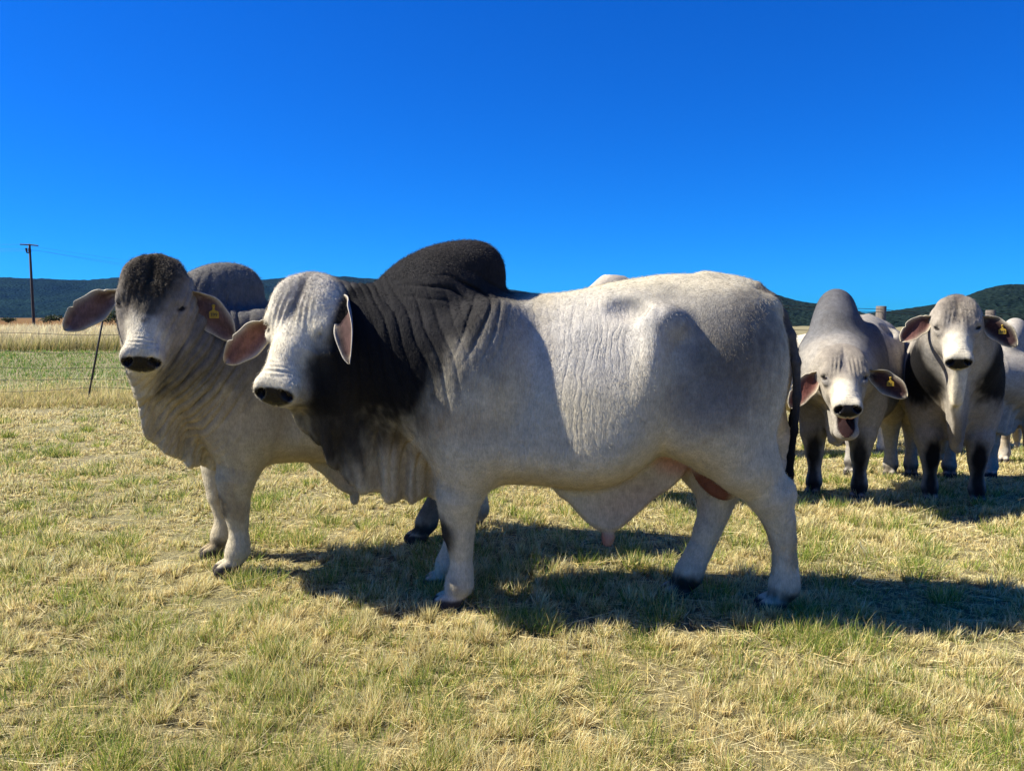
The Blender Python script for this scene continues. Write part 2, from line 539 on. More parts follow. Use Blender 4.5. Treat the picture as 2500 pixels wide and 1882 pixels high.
LEGS = dict(
    fl=[(-0.16, -0.20, 0.74, 0.120), (-0.235, -0.185, 0.52, 0.094), (-0.242, -0.175, 0.43, 0.072), (-0.238, -0.17, 0.345, 0.060),
        (-0.230, -0.17, 0.27, 0.044), (-0.228, -0.17, 0.18, 0.043), (-0.238, -0.17, 0.115, 0.055), (-0.262, -0.17, 0.060, 0.044)],
    fr=[(-0.16, 0.20, 0.74, 0.120), (-0.235, 0.165, 0.52, 0.092), (-0.250, 0.145, 0.43, 0.070), (-0.268, 0.13, 0.345, 0.059),
        (-0.285, 0.12, 0.27, 0.043), (-0.298, 0.115, 0.18, 0.042), (-0.318, 0.11, 0.115, 0.054), (-0.342, 0.11, 0.060, 0.043)],
    rl=[(0.88, -0.19, 0.86, 0.16), (1.04, -0.185, 0.67, 0.122), (1.165, -0.175, 0.52, 0.083), (1.208, -0.17, 0.42, 0.062), (1.228, -0.17, 0.33, 0.050),
        (1.240, -0.17, 0.23, 0.045), (1.245, -0.17, 0.165, 0.048), (1.242, -0.17, 0.115, 0.058), (1.215, -0.17, 0.060, 0.046)],
    rr=[(0.84, 0.17, 0.80, 0.16), (0.93, 0.11, 0.62, 0.118), (0.975, 0.04, 0.50, 0.084), (0.960, 0.02, 0.41, 0.064), (0.925, 0.0, 0.32, 0.052),
        (0.885, -0.01, 0.22, 0.047), (0.860, -0.02, 0.165, 0.049), (0.838, -0.02, 0.115, 0.058), (0.805, -0.02, 0.060, 0.046)],
)

def hoof_parts(F, p, fwd=(-1, 0)):
    x, y, z = p[:3]
    f = np.array([fwd[0], fwd[1]]); f = f / np.linalg.norm(f); l = np.array([-f[1], f[0]])
    for sg in (1, -1):
        c = np.array([x, y]) + f*0.035 + l*sg*0.030
        R = np.array([[f[0], l[0], 0], [f[1], l[1], 0], [0, 0, 1.0]]) @ rotm('Y', 0.25)
        F.ell((c[0], c[1], 0.030), (0.070, 0.030, 0.045), 0.018, R)
        b = np.array([x, y]) - f*0.052 + l*sg*0.024
        F.ell((b[0], b[1], 0.105), (0.018, 0.013, 0.022), 0.012)                 # dewclaws

def blob_mix(C, P, blobs, seed=0):
    for b in blobs:
        c, r, col, a = b[:4]; soft = b[4] if len(b) > 4 else 0.45; na = b[5] if len(b) > 5 else 0.10
        q = (P - np.array(c, np.float32)) / np.array(r, np.float32)
        d = np.sqrt((q*q).sum(1))
        d = d + na*fbm(P[:, 0]*9, P[:, 1]*9, P[:, 2]*9, 3, seed) + na*0.6*fbm(P[:, 0]*40, P[:, 1]*40, P[:, 2]*14, 2, seed+5)
        m = (a*(1 - sstep(1 - soft, 1 + soft, d)))[:, None]
        C[:] = C*(1-m) + np.array(col, np.float32)*m
    return C

def ear_mesh(base, tip, opening, L, W, cols, sag=0.03, droop=(0, 0, -1), curl=(2.4, 0.55), notch=0.0, twist=0.0, seed=0):
    base, tip = np.array(base, float), np.array(tip, float)
    nu, nv = 44, 25
    mid = (base + tip)/2 + np.array([0, 0, 1.0])*sag
    u = np.linspace(0, 1, nu)[:, None]
    A = (1-u)**2*base + 2*u*(1-u)*mid + u*u*tip
    T = np.gradient(A, axis=0); T /= np.linalg.norm(T, axis=1, keepdims=True)
    N = np.array(opening, float)[None] - (T @ np.array(opening, float))[:, None]*T
    N /= np.linalg.norm(N, axis=1, keepdims=True)
    B = np.cross(T, N)
    if twist:
        a = twist*(u - 0.3); N, B = N*np.cos(a) + B*np.sin(a), B*np.cos(a) - N*np.sin(a)
    wp = curve([(0, 0.42), (0.1, 0.50), (0.25, 0.74), (0.45, 0.97), (0.62, 1.0), (0.78, 0.86), (0.9, 0.58), (0.97, 0.30), (1.0, 0.05)])(u[:, 0])*W
    th = curve([(0, curl[0]), (0.12, curl[0]*0.85), (0.3, curl[0]*0.42), (0.5, curl[1]), (1, curl[1]*0.9)])(u[:, 0])
    v = np.linspace(-1, 1, nv)
    if notch:
        e = np.ones((nu, nv))
        for k, un in enumerate((0.28, 0.72)):
            e -= (np.exp(-((u-un)/0.025)**2) * (v > 0)*np.abs(v)**6) * notch*(1 if k else 0.8)
    else: e = 1
    wob = 1 + 0.05*np.sin(u*17 + seed) * np.sign(v)[None]
    vv = v[None]*e*wob
    Rr = (wp/th)[:, None]
    X = Rr*np.sin(vv*th[:, None]); Y = Rr*(1-np.cos(vv*th[:, None]))
    Y = Y + 0.004*np.sin(u*9 + v[None]*4 + seed)
    S = A[:, None] + B[:, None]*X[..., None] + N[:, None]*Y[..., None]
    nrm = -B[:, None]*np.sin(vv*th[:, None])[..., None] + N[:, None]*np.cos(vv*th[:, None])[..., None]
    t = (0.0045 + 0.006*(1-u))*(1 - 0.45*np.abs(v[None])**8)
    t[-1:] *= 0.3
    inner = S + nrm*t[..., None]*0.5; outer = S - nrm*t[..., None]*0.5
    ring = np.concatenate([inner, outer[:, ::-1]], 1)                # closed loop round the section
    nr = ring.shape[1]
    V = ring.reshape(-1, 3)
    i, j = np.meshgrid(np.arange(nu-1), np.arange(nr), indexing='ij')
    a = i*nr + j; b = i*nr + (j+1) % nr; c = (i+1)*nr + (j+1) % nr; d = (i+1)*nr + j
    F = np.stack([a, d, c, b], -1).reshape(-1, 4)
    F = np.concatenate([F, np.stack([np.arange(nr//2-1) + (nu-1)*nr, (nu-1)*nr + nr-1-np.arange(nr//2-1), (nu-1)*nr + nr-2-np.arange(nr//2-1), (nu-1)*nr + np.arange(1, nr//2)], 1)])
    # orientation test
    n = vnormals(V.astype(np.float32), F)
    if (n.reshape(nu, nr, 3)[nu//2, nv//2] @ nrm[nu//2, nv//2]) < 0: F = F[:, ::-1]
    C = np.zeros((nu, nr, 4), np.float32)
    inn, outc, rim = cols
    edge = np.abs(v)[None]**5 * np.ones((nu, 1))
    haze = np.clip(0.5 + 0.8*fbm(u*14, v[None]*5, u*0, 3, seed), 0, 1)
    fr = np.clip(edge + 0.9*(1-sstep(0.10, 0.34, u))*haze + 0.55*sstep(0.9, 1.0, u), 0, 1)[..., None]
    ci = np.array(inn)*(1 - 0.45*np.exp(-((u-0.28)/0.13)**2 - ((v[None]-0.35)/0.35)**2))[..., None]*(0.8 + 0.4*haze[..., None])
    C[:, :nv, :3] = ci*(1-fr) + np.array(rim)*fr
    C[:, nv:, :3] = np.array(outc)*(0.9 + 0.2*haze[:, ::-1, None])
    return V, F, C.reshape(-1, 4), dict(S=S, nrm=nrm, B=B, N=N, T=T)

def strands(P, D, L, width, cols, bend=0.3, seed=0, seg=3):
    """thin curved blades: P roots, D directions, one mesh"""
    r = np.random.default_rng(seed); n = len(P)
    D = D / (np.linalg.norm(D, axis=1, keepdims=True) + 1e-9)
    side = np.cross(D, r.normal(size=(n, 3))); side /= np.linalg.norm(side, axis=1, keepdims=True) + 1e-9
    bd = np.cross(side, D)*np.where(r.random(n) < 0.5, 1, -1)[:, None]
    V = []; 
    for k in range(seg + 1):
        t = k/seg
        c = P + D*(L*t)[:, None] + bd*(L*bend*t*t)[:, None]
        w = (width*(1 - t)**0.6)[:, None] if k < seg else 0
        if k < seg: V += [c - side*w, c + side*w]
        else: V += [c]
    V = np.stack(V, 1); m = V.shape[1]
    base = np.arange(n)[:, None]*m
    Q = np.concatenate([base + np.array([[2*k, 2*k+1, 2*k+3, 2*k+2]]) for k in range(seg-1)]) if seg > 1 else np.zeros((0, 4), int)
    T = base + np.array([[2*seg-2, 2*seg-1, 2*seg]])
    C = np.repeat(cols[:, None], m, 1).reshape(-1, cols.shape[1])
    return V.reshape(-1, 3), Q, T, C

def ear_tag(parent, pos, normal, up, text, size=1.0):
    z = unit(normal); y = np.array(up, float) - np.dot(up, z)*z; y = unit(y); x = np.cross(y, z)
    out = [(-0.031, -0.028), (-0.029, -0.031), (0.029, -0.031), (0.031, -0.028), (0.031, 0.010), (0.027, 0.015), (0.010, 0.023), (0.0075, 0.028), (0.0075, 0.045),
           (0.011, 0.049), (0.0115, 0.055), (0.008, 0.061), (-0.008, 0.061), (-0.0115, 0.055), (-0.011, 0.049), (-0.0075, 0.045), (-0.0075, 0.028), (-0.010, 0.023), (-0.027, 0.015), (-0.031, 0.010)]
    o2 = np.array(out)*size; n = len(o2)
    def ringp(sc, dz):
        c = o2*sc if sc != 1 else o2
        bend = 0*c[:, 1]
        return pos + c[:, :1]*x + c[:, 1:]*y + (dz + bend)[:, None]*z
    rings = [ringp(0.985, 0.0), ringp(1, 0.0006), ringp(1, 0.0016), ringp(0.985, 0.0022)]
    V = np.concatenate(rings); F4 = []
    for r in range(3):
        for i in range(n):
            j = (i+1) % n
            F4.append([r*n+i, r*n+j, (r+1)*n+j, (r+1)*n+i])
    F4 = np.array(F4)
    # caps as strips across the outline (left index i, right index n-3-i) keep them planar enough
    pairs = [(0, 3), (1, 2)]
    capf = []
    idx = lambda i: i % n
    loops = [(1, 2, 3, 0), (0, 3, 4, 19), (19, 4, 5, 18), (18, 5, 6, 17), (17, 6, 7, 16), (16, 7, 8, 15), (15, 8, 9, 14), (14, 9, 10, 13), (13, 10, 11, 12)]
    top = np.array(loops) + 3*n; bot = np.array(loops)[:, ::-1]
    F4 = np.concatenate([F4, top, bot])
    # button
    k = 14; a = np.arange(k)*2*math.pi/k
    bc = pos + y*0.053*size + z*0.008
    B0 = bc + (np.cos(a)[:, None]*x + np.sin(a)[:, None]*y)*0.0085*size - z*0.004
    B1 = bc + (np.cos(a)[:, None]*x + np.sin(a)[:, None]*y)*0.0085*size + z*0.001
    B2 = bc + (np.cos(a)[:, None]*x + np.sin(a)[:, None]*y)*0.003*size + z*0.004
    nb = len(V); V = np.concatenate([V, B0, B1, B2])
    for q in range(k):
        p = (q+1) % k
        F4 = np.concatenate([F4, [[nb+q, nb+p, nb+k+p, nb+k+q], [nb+k+q, nb+k+p, nb+2*k+p, nb+2*k+q]]])
    o = mesh_obj("ear_tag", V, F4, TAGM, parent, smooth=False)
    o['label'] = "yellow plastic tag with the number %s pinned in the ear" % text
    cu = bpy.data.curves.new("tag_number", 'FONT'); cu.body = text; cu.size = 0.032*size; cu.align_x = 'CENTER'; cu.align_y = 'CENTER'
    cu.extrude = 0.0004
    tmp = bpy.data.objects.new("tag_number", cu); COL.objects.link(tmp)
    dg = bpy.context.evaluated_depsgraph_get(); dg.update()
    me = bpy.data.meshes.new_from_object(tmp.evaluated_get(dg)); bpy.data.objects.remove(tmp)
    q = np.zeros(len(me.vertices)*3); me.vertices.foreach_get("co", q); q = q.reshape(-1, 3)
    bend = 0*q[:, 1]
    W = pos + q[:, :1]*x + (q[:, 1:2] - 0.009*size)*y + (q[:, 2:3] + 0.0034 + bend[:, None])*z
    me.vertices.foreach_set("co", W.astype(np.float32).ravel()); me.materials.clear(); me.materials.append(INKM); me.update()
    t = bpy.data.objects.new("tag_number", me); COL.objects.link(t); t.parent = o
    return o

def build_bull(sp):
    h = sp.get('res', 0.007)
    F = Field()
    W = sp.get('width', 1.0)
    top, bot, wid = curve(sp.get('top', TRUNK_TOP)), curve(sp.get('bot', TRUNK_BOT)), curve(sp.get('wid', TRUNK_W))
    zfr = curve(sp.get('zf', [(-0.6, 0.45), (-0.2, 0.40), (0.05, 0.27), (0.40, 0.25), (0.65, 0.36), (0.9, 0.45), (1.4, 0.48)]))
    def trunk(P):
        x, y, z = P[:, 0], P[:, 1], P[:, 2]
        zt, zb, w = top(x), bot(x), wid(x)*W
        zc = zb + (zt - zb)*zfr(x)
        hh = np.where(z > zc, zt - zc, zc - zb)
        py = 2.15
        r = (np.abs(y/w)**py + np.abs((z-zc)/hh)**np.where(z > zc, 1.8, 2.4))**(1/2.2)
        d = (r - 1)*np.minimum(w, hh)*0.9
        e = 0.28
        cap = x - 1.238
        g = np.clip(e - np.abs(d - cap), 0, None)/e
        d = np.maximum(d, cap) + g*g*e*0.25
        cap = -0.50 - x; e = 0.2
        g = np.clip(e - np.abs(d - cap), 0, None)/e
        return np.maximum(d, cap) + g*g*e*0.25
    F.add(trunk, (-0.6, -0.42*W, 0.5), (1.36, 0.42*W, 1.56), 0.03)
    # quarters, shoulders
    for sg in (1, -1):
        F.ell((0.935, sg*0.155*W, 1.03), (0.275, 0.165, 0.40), 0.10, rotm('Y', -0.10))
        F.ell((1.055, sg*0.095*W, 1.16), (0.178, 0.12, 0.27), 0.10)
        F.ell((0.80, sg*0.20*W, 0.96), (0.17, 0.12, 0.23), 0.10, rotm('Y', 0.25))
        F.ell((0.655, sg*0.285*W, 1.315), (0.080, 0.045, 0.060), 0.08)                 # hook bone
        F.ell((0.60, sg*0.315*W, 1.13), (0.040, 0.045, 0.16), 0.09, rotm('Y', 0.12))
        F.ell((1.145, sg*0.095*W, 1.37), (0.070, 0.045, 0.055), 0.05)                  # pin bone
        F.ell((-0.14, sg*0.215*W, 1.08), (0.185, 0.115, 0.33), 0.10, rotm('Y', 0.22))  # shoulder blade
        F.ell((-0.24, sg*0.205*W, 0.83), (0.175, 0.125, 0.20), 0.10, rotm('Y', -0.3))  # upper arm
        F.ell((0.505, sg*0.255*W, 1.375), (0.085, 0.060, 0.048), 0.05, rotm('Y', 0.25), op='s')   # hollow before the hip
        F.ell((0.02, sg*0.345*W, 0.98), (0.035, 0.020, 0.24), 0.07, rotm('Y', 0.12), op='s')  # crease behind the shoulder
        F.ell((1.16, sg*0.045*W, 1.45), (0.06, 0.014, 0.04), 0.03, op='s')              # beside the tail head
    F.cone((0.90, 0, 1.495), (1.08, 0, 1.465), 0.03, 0.035, 0.06)
    # neck
    F.chain(sp['neck'], 0.10, 0.14)
    for c in sp.get('crest', []): F.chain(c, 0.06)
    # hump
    hy = sp.get('hump_y', 0.80)
    for x, y, z, r in sp['hump']: F.ell((x, y, z), (r, r*hy, r), sp.get('hump_k', 0.055))
    for c in sp.get('extra', []): F.chain(c[0], c[1])
    # legs
    L = dict(LEGS); L.update(sp.get('legs', {}))
    for k, v in L.items():
        F.chain(v, 0.045, 0.12)
        if k[0] == 'r':
            hx, hyy, hz, hr = v[2]
            F.ell((hx+0.078, hyy, hz+0.030), (0.034, 0.026, 0.055), 0.03)
            F.cone((hx+0.085, hyy, hz-0.03), (v[5][0]+0.038, v[5][1], v[5][2]-0.03), 0.020, 0.017, 0.014)              # hock point
            F.cone((hx+0.07, hyy, hz+0.01), (v[1][0]+0.10, v[1][1], v[1][2]+0.09), 0.026, 0.03, 0.05)
        else:
            kx, ky, kz, kr = v[3]
            F.ell((kx-0.012, ky, kz+0.025), (0.056, 0.058, 0.058), 0.025)
            F.cone((kx+0.030, ky, kz-0.06), (kx+0.036, ky, 0.15), 0.014, 0.017, 0.012)      # tendon behind the cannon              # knee
        hoof_parts(F, v[-1], sp.get('toe', {}).get(k, (-1, 0)))
    # dewlap, sheath
    for a in sp['sheets']:
        fn = sheet_fn(*a[0], **a[1]); x0, x1 = a[0][0]
        ys = [p[1] for p in a[0][2]]
        F.add(fn, (x0-0.02, min(ys)-0.12, min(p[1] for p in a[0][1])-0.03), (x1+0.02, max(ys)+0.12, a[1].get('ztop', 1.2)), a[2])
    for e in sp.get('ells', []): F.ell(*e)
    # tail
    if sp.get('tail'): F.chain(sp['tail'], 0.018)
    # head
    hd = Head(sp['poll'], sp['heading'], sp['pitch'], sp.get('roll', 0), sp.get('hsize', 1.0), sp.get('tilt', 0.0))
    HF = head_shape(sp)
    c = hd.out((0.25, 0, -0.08))
    def hfn(P): return HF(hd.to(P)) * hd.k
    R = 0.36*hd.k
    F.add(hfn, c-R, c+R, sp.get('hk', 0.07))
    # big skin folds, as displacement of the field
    def folds(P):
        x, y, z = P[:, 0], P[:, 1], P[:, 2]
        d = np.zeros(len(P), np.float32)
        for (c, r, dirx, dirz, lam, amp, ph) in sp.get('folds', []):
            q = (P - np.array(c, np.float32))/np.array(r, np.float32)
            m = np.exp(-(q*q).sum(1)*1.2)
            u = (P[:, 0]-c[0])*dirx + (P[:, 2]-c[2])*dirz + 0.35*(P[:, 1]-c[1])
            u = u + lam*(0.55*vnoise(x*4, y*4, z*2.5, 21) + 0.25*vnoise(x*11, y*11, z*5, 22))
            s = np.sin(u*math.pi/lam + ph)
            am = np.clip(0.75 + 0.55*vnoise(x*4 + 3, y*4, z*3, 23), 0, 1.2)
            s = (1 - np.abs(s))**2.2*am                                  # narrow valleys, broad ridges
            d += (amp*m*s).astype(np.float32)
        return d
    if sp.get('folds'): F.add(folds, (-1.5, -0.7, 0.1), (1.5, 0.6, 1.8), 0.01, 'd')
    lo = np.array(sp.get('lo', (-1.35, -0.62, -0.02))); hi = np.array(sp.get('hi', (1.42, 0.45, 1.72)))
    V, Q = polygonise(F, lo, hi, h)
    V[:, 2] = np.maximum(V[:, 2], -0.01)
    n = vnormals(V, Q)
    # colours
    C = np.zeros((len(V), 3), np.float32); C[:] = sp.get('base', C_LIGHT)
    C *= (1 + 0.06*fbm(V[:, 0]*5, V[:, 1]*5, V[:, 2]*5, 2, 9))[:, None]
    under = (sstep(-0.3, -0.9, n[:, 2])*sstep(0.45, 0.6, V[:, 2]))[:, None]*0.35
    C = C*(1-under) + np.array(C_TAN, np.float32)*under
    blob_mix(C, V, sp.get('blobs', []), sp.get('seed', 0))
    dn_ = fbm(V[:, 0]*7, V[:, 1]*7, V[:, 2]*3.5, 4, 60 + sp.get('seed', 0))
    dirt = (sstep(0.08, 0.45, dn_)*(0.50*sstep(0.62, 0.25, V[:, 2]) + 0.22))[:, None]
    C = C*(1-dirt) + C*np.array((0.62, 0.52, 0.38), np.float32)*dirt
    tl = np.array(sp['tail']); bd = np.full(len(V), 9.0); bt = np.zeros(len(V))
    for i in range(len(tl)-1):
        a_, b_ = tl[i, :3], tl[i+1, :3]; ab = b_-a_; hh_ = np.clip(((V-a_) @ ab)/(ab @ ab), 0, 1)
        dd_ = np.linalg.norm(V - a_ - hh_[:, None]*ab, axis=1) - (tl[i, 3] + (tl[i+1, 3]-tl[i, 3])*hh_)
        m_ = dd_ < bd; bd[m_] = dd_[m_]; bt[m_] = (i + hh_[m_])/(len(tl)-1)
    tm = ((1 - sstep(0.006, 0.016, bd + 0.003*fbm(V[:, 0]*50, V[:, 1]*50, V[:, 2]*20, 2, 8)))*sstep(0.02, 0.16, bt)*(V[:, 0] > tl[0, 0]))[:, None]
    tcol = np.array(sp.get('tailc', (0.10, 0.09, 0.08)), np.float32)*(1-sstep(0.45, 0.75, bt))[:, None] + np.array(C_BLACK, np.float32)*sstep(0.45, 0.75, bt)[:, None]
    C = C*(1-tm) + tcol*tm
    hp = hd.to(V); t, s, nn = hp[:, 0], hp[:, 1], hp[:, 2]
    inhead = ((t > -0.10) & (t < 0.60) & (np.abs(s) < 0.20) & (nn > -0.27) & (nn < 0.06))
    ih = np.nonzero(inhead)[0]
    Ch = C[ih]; Ph = hp[ih]
    hm = (sstep(-0.06, 0.03, Ph[:, 0] + 0.03*fbm(V[ih, 0]*20, V[ih, 1]*20, V[ih, 2]*20, 2, 4))*sstep(-0.25, -0.13, Ph[:, 2] - 0.2*np.clip(Ph[:, 0]-0.2, 0, 1))*(1-sstep(0.15, 0.19, np.abs(Ph[:, 1]))))[:, None]
    fc = np.array(sp.get('face', C_WHITE), np.float32)
    Ch = Ch*(1-hm) + fc*hm
    blob_mix(Ch, Ph, sp.get('hblobs', []), 31)
    blob_mix(Ch, Ph, [((0.225, sg*0.13, -0.055), (0.070, 0.050, 0.032), (0.10, 0.085, 0.07), sp.get('eyeshade', 0.6), 0.6, 0.2) for sg in (1, -1)], 77)
    for sg in (1, -1):                                   # dark lids
        q = ((Ph - np.array((0.214, sg*0.134, -0.056), np.float32)) @ rotm('Y', -0.55).astype(np.float32))/np.array((0.036, 0.034, 0.013), np.float32)
        m = (1 - sstep(0.6, 1.1, np.sqrt((q*q).sum(1))))[:, None]
        Ch = Ch*(1-m) + np.array((0.02, 0.017, 0.015), np.float32)*m
    # nose pad, inside of the nostrils, mouth
    x, y, z = Ph[:, 0], Ph[:, 1], Ph[:, 2]
    wv_ = (x - 0.515)*0.6 - (z + 0.058)*0.8
    padd = (np.abs(y/0.078)**2.6 + np.abs((wv_ - 0.010)/0.052)**2.6)**(1/2.6)
    pad = (1 - sstep(0.86, 1.06, padd + 0.07*fbm(x*60, y*60, z*60, 2, 3)))*sstep(0.366, 0.380, 0.8*x + 0.6*z)
    for sg in (1, -1):
        q = (Ph - np.array((0.510, sg*0.059, -0.054), np.float32))/np.array((0.044, 0.034, 0.036), np.float32)
        pad = np.maximum(pad, 1 - sstep(0.75, 1.0, np.sqrt((q*q).sum(1))))
    Ch = Ch*(1-pad[:, None]) + np.array(sp.get('nose', (0.009, 0.008, 0.009)), np.float32)*pad[:, None]
    if sp.get('jaw', 0) > 0.05:
        lip = (1 - sstep(0.8, 1.2, np.sqrt((y/0.080)**2 + ((z+0.128)/0.018)**2)))*sstep(0.46, 0.49, x)
        Ch = Ch*(1-lip[:, None]) + np.array((0.30, 0.13, 0.11), np.float32)*lip[:, None]
        cc_, cr_, cR_ = mouth_cavity(sp['jaw'])
        q = ((Ph - np.array(cc_, np.float32)) @ np.array(cR_, np.float32))/np.array(cr_, np.float32)
        ins = 1 - sstep(1.02, 1.12, np.sqrt((q*q).sum(1)))
        tong = (sstep(0.70, 0.9, -q[:, 2])*(1 - sstep(0.5, 0.8, np.abs(q[:, 1]))))[:, None]
        dark = np.array((0.022, 0.010, 0.010), np.float32)*(1-tong) + np.array((0.035, 0.014, 0.013), np.float32)*tong  # near-black mouth and tongue: shade of the hollow put into the colour
        Ch = Ch*(1-ins[:, None]) + dark*ins[:, None]
    C[ih] = Ch
    # hooves
    hf = (1 - sstep(0.045, 0.060, V[:, 2] + 0.01*fbm(V[:, 0]*30, V[:, 1]*30, 0*V[:, 0], 2, 2)))[:, None]
    C = C*(1-hf) + np.array(sp.get('hoof', (0.05, 0.043, 0.038)), np.float32)*hf
    A = np.zeros(len(V), np.float32)
    for c, r, a in sp.get('wrinkle', []):
        q = (V - np.array(c, np.float32))/np.array(r, np.float32)
        A = np.maximum(A, a*(1 - sstep(0.6, 1.1, np.sqrt((q*q).sum(1)))))
    A[ih] *= 0.2
    C4 = np.concatenate([np.clip(C, 0.004, 1), A[:, None]], 1)
    mi = np.zeros(len(Q), np.int32)
    pv = np.zeros(len(V), np.float32); pv[ih] = pad
    mi[pv[Q].mean(1) > 0.5] = 1
    parts = [(V, Q, C4, mi)]
    # ears
    ears = []
    for i, e in enumerate(sp['ears']):
        sg = e['side']
        b = hd.out(e.get('base', (0.075, sg*0.140, -0.115)))
        out = hd.s*sg; dn = np.array([0, 0, -1.0]); fw = hd.h
        tp = np.array(e['tip'], float) if 'tip' in e else b + (out*e['dir'][0] + dn*e['dir'][1] + fw*e['dir'][2])*hd.k
        op = out*e['open'][0] + dn*e['open'][1] + fw*e['open'][2]
        b0 = b - out*0.01
        v, f, c, info = ear_mesh(b0, tp, op, 0, e.get('w', 0.082)*hd.k, (e.get('inn', (0.13, 0.065, 0.05)), e.get('outc', C_GREY), e.get('rim', C_LIGHT)),
                                 sag=e.get('sag', 0.03), curl=e.get('curl', (2.4, 0.5)), notch=e.get('notch', 0.0), twist=e.get('twist', 0.0), seed=i+sp.get('seed', 0))
        parts.append((v, f, c, np.zeros(len(f), np.int32))); ears.append(info)
    # eyes
    for sg in (1, -1):
        c = hd.out((0.214, sg*0.1065, -0.059)); r = 0.020*hd.k
        th, ph = np.meshgrid(np.linspace(0, math.pi, 13), np.linspace(0, 2*math.pi, 21)[:-1], indexing='ij')
        S = np.stack([np.sin(th)*np.cos(ph), np.sin(th)*np.sin(ph), np.cos(th)], -1).reshape(-1, 3)*r + c
        i, j = np.meshgrid(np.arange(12), np.arange(20), indexing='ij')
        f = np.stack([i*20+j, (i+1)*20+j, (i+1)*20+(j+1) % 20, i*20+(j+1) % 20], -1).reshape(-1, 4)
        parts.append((S, f, np.tile((0.02, 0.015, 0.01, 0), (len(S), 1)), np.full(len(f), 2)))
    off = 0; VV, FF, CC, MM = [], [], [], []
    for v, f, c, m in parts:
        VV.append(v); FF.append(f + off); CC.append(c); MM.append(m); off += len(v)
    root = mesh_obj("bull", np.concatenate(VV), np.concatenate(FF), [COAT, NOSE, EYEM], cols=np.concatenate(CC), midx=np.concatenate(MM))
    tag(root, sp['label'], 'bull', sp.get('group'))
    # hair: forelock curls, fuzz of hump, tail switch
    for hname, pick, ln, wd, cnt, colr, lay in sp.get('hair', []):
        m = pick(V, n, hp)
        idx = np.nonzero(m)[0]
        if not len(idx): continue
        r = np.random.default_rng(5)
        idx = r.choice(idx, cnt)
        if hname == 'forehead_hair':
            q_ = hp[idx]; e_ = np.sqrt(((q_[:, 0]-0.07)/0.15)**2 + (q_[:, 1]/0.125)**2 + (np.clip(-0.03-q_[:, 2], 0, 1)/0.07)**2)
            idx = idx[r.random(cnt) > sstep(0.55, 1.05, e_)]; cnt = len(idx)
        Pp = V[idx] + r.normal(size=(cnt, 3))*h*0.6
        D = lay(V[idx], n[idx], hp[idx], r, hd)
        lens = ln*(0.5 + r.random(cnt))
        cc = C4[idx].copy(); cc[:, :3] = cc[:, :3]*(1-colr[1]) + np.array(colr[0])*colr[1]
        cc[:, :3] *= (0.75 + 0.5*r.random((cnt, 1)))
        v, q, tr, c4 = strands(Pp, D, lens, np.full(cnt, wd), cc, 0.35, 3)
        mesh_obj(hname, v, [q, tr], HAIR, root, cols=c4)
    nh = sp.get('coat_hair', 0)
    if nh:
        r = np.random.default_rng(77 + sp.get('seed', 0))
        w_ = np.where(n[:, 1] > 0.35, 0.25, 1.0)*np.where(V[:, 2] < 0.07, 0.0, 1.0)*(1 - pv)
        idx = r.choice(len(V), nh, p=w_/w_.sum())
        Pp = V[idx] + r.normal(size=(nh, 3))*h*0.5; nn_ = n[idx]
        fl_ = np.tile(np.array([0.30, 0.0, -1.0]), (nh, 1)); up_ = sstep(0.5, 0.9, nn_[:, 2])[:, None]
        fl_ = fl_*(1-up_) + np.array([1.0, 0, -0.1])*up_
        hh = np.zeros(len(V), bool); hh[ih] = hm[:, 0] > 0.5; isH = hh[idx][:, None]
        fl_ = np.where(isH, hd.f[None], fl_)
        fl_ = fl_ + 0.45*np.stack([vnoise(Pp[:, 0]*9, Pp[:, 1]*9, Pp[:, 2]*9, 91+k) for k in range(3)], 1)
        fl_ = fl_ - nn_*(fl_*nn_).sum(1)[:, None]; fl_ /= np.linalg.norm(fl_, axis=1, keepdims=True) + 1e-9
        D = fl_ + nn_*(0.10 + 0.12*r.random((nh, 1))) + r.normal(size=(nh, 3))*0.10
        cc = C4[idx].copy(); cc[:, :3] = np.clip(cc[:, :3]*(0.72 + 0.60*r.random((nh, 1))), 0.004, 0.9)
        v, q, tr, c4 = strands(Pp - nn_*0.001, D, 0.011*(0.6 + 0.7*r.random(nh)), np.full(nh, 0.00042), cc, 0.12, 9, 2)
        o_ = mesh_obj("coat_hair", v, [q, tr], HAIR, root, cols=c4); o_['kind'] = 'stuff'
    for e, info in zip(sp['ears'], ears):
        if e.get('tag'):
            iu, iv = e.get('tagpos', (27, 9))
            p = info['S'][iu, iv] + info['nrm'][iu, iv]*0.012
            nrm = info['nrm'][iu, iv] + hd.h*0.25
            ear_tag(root, p, nrm, e.get('tagup', (0, 0, 1)), e['tag'], e.get('tagsize', 0.74))
    if os.environ.get('DBG'):
        a = sp.get('rot', 0); Rz = np.array([[math.cos(a), -math.sin(a), 0], [math.sin(a), math.cos(a), 0], [0, 0, 1]])
        for nm, q in dict(poll=(0,0,0), brow=(0.1,0,0.01), nose=(0.54,0,-0.03), chin=(0.5,0,-0.19), eL=(0.21,0.15,-0.06), eR=(0.21,-0.15,-0.06), earL=(0.075,0.14,-0.115), earR=(0.075,-0.14,-0.115)).items():
            p = hd.out(q); w = Rz @ (p*sp.get('scale',1)) + np.array(sp['loc'])
            w[2] += float(ground_z(sp['loc'][0], sp['loc'][1])) if sp.get('slope') else 0
            dd = w - np.array([0,0,EYE]); dep = dd[1]*math.cos(PITCH) - dd[2]*math.sin(PITCH); up = dd[1]*math.sin(PITCH) + dd[2]*math.cos(PITCH)
            print('TIME', nm, np.round(p,3), 'px', round(1250+1878*dd[0]/dep), round(941-1878*up/dep))
    s = sp.get('scale', 1.0); x0, y0, _ = sp['loc']
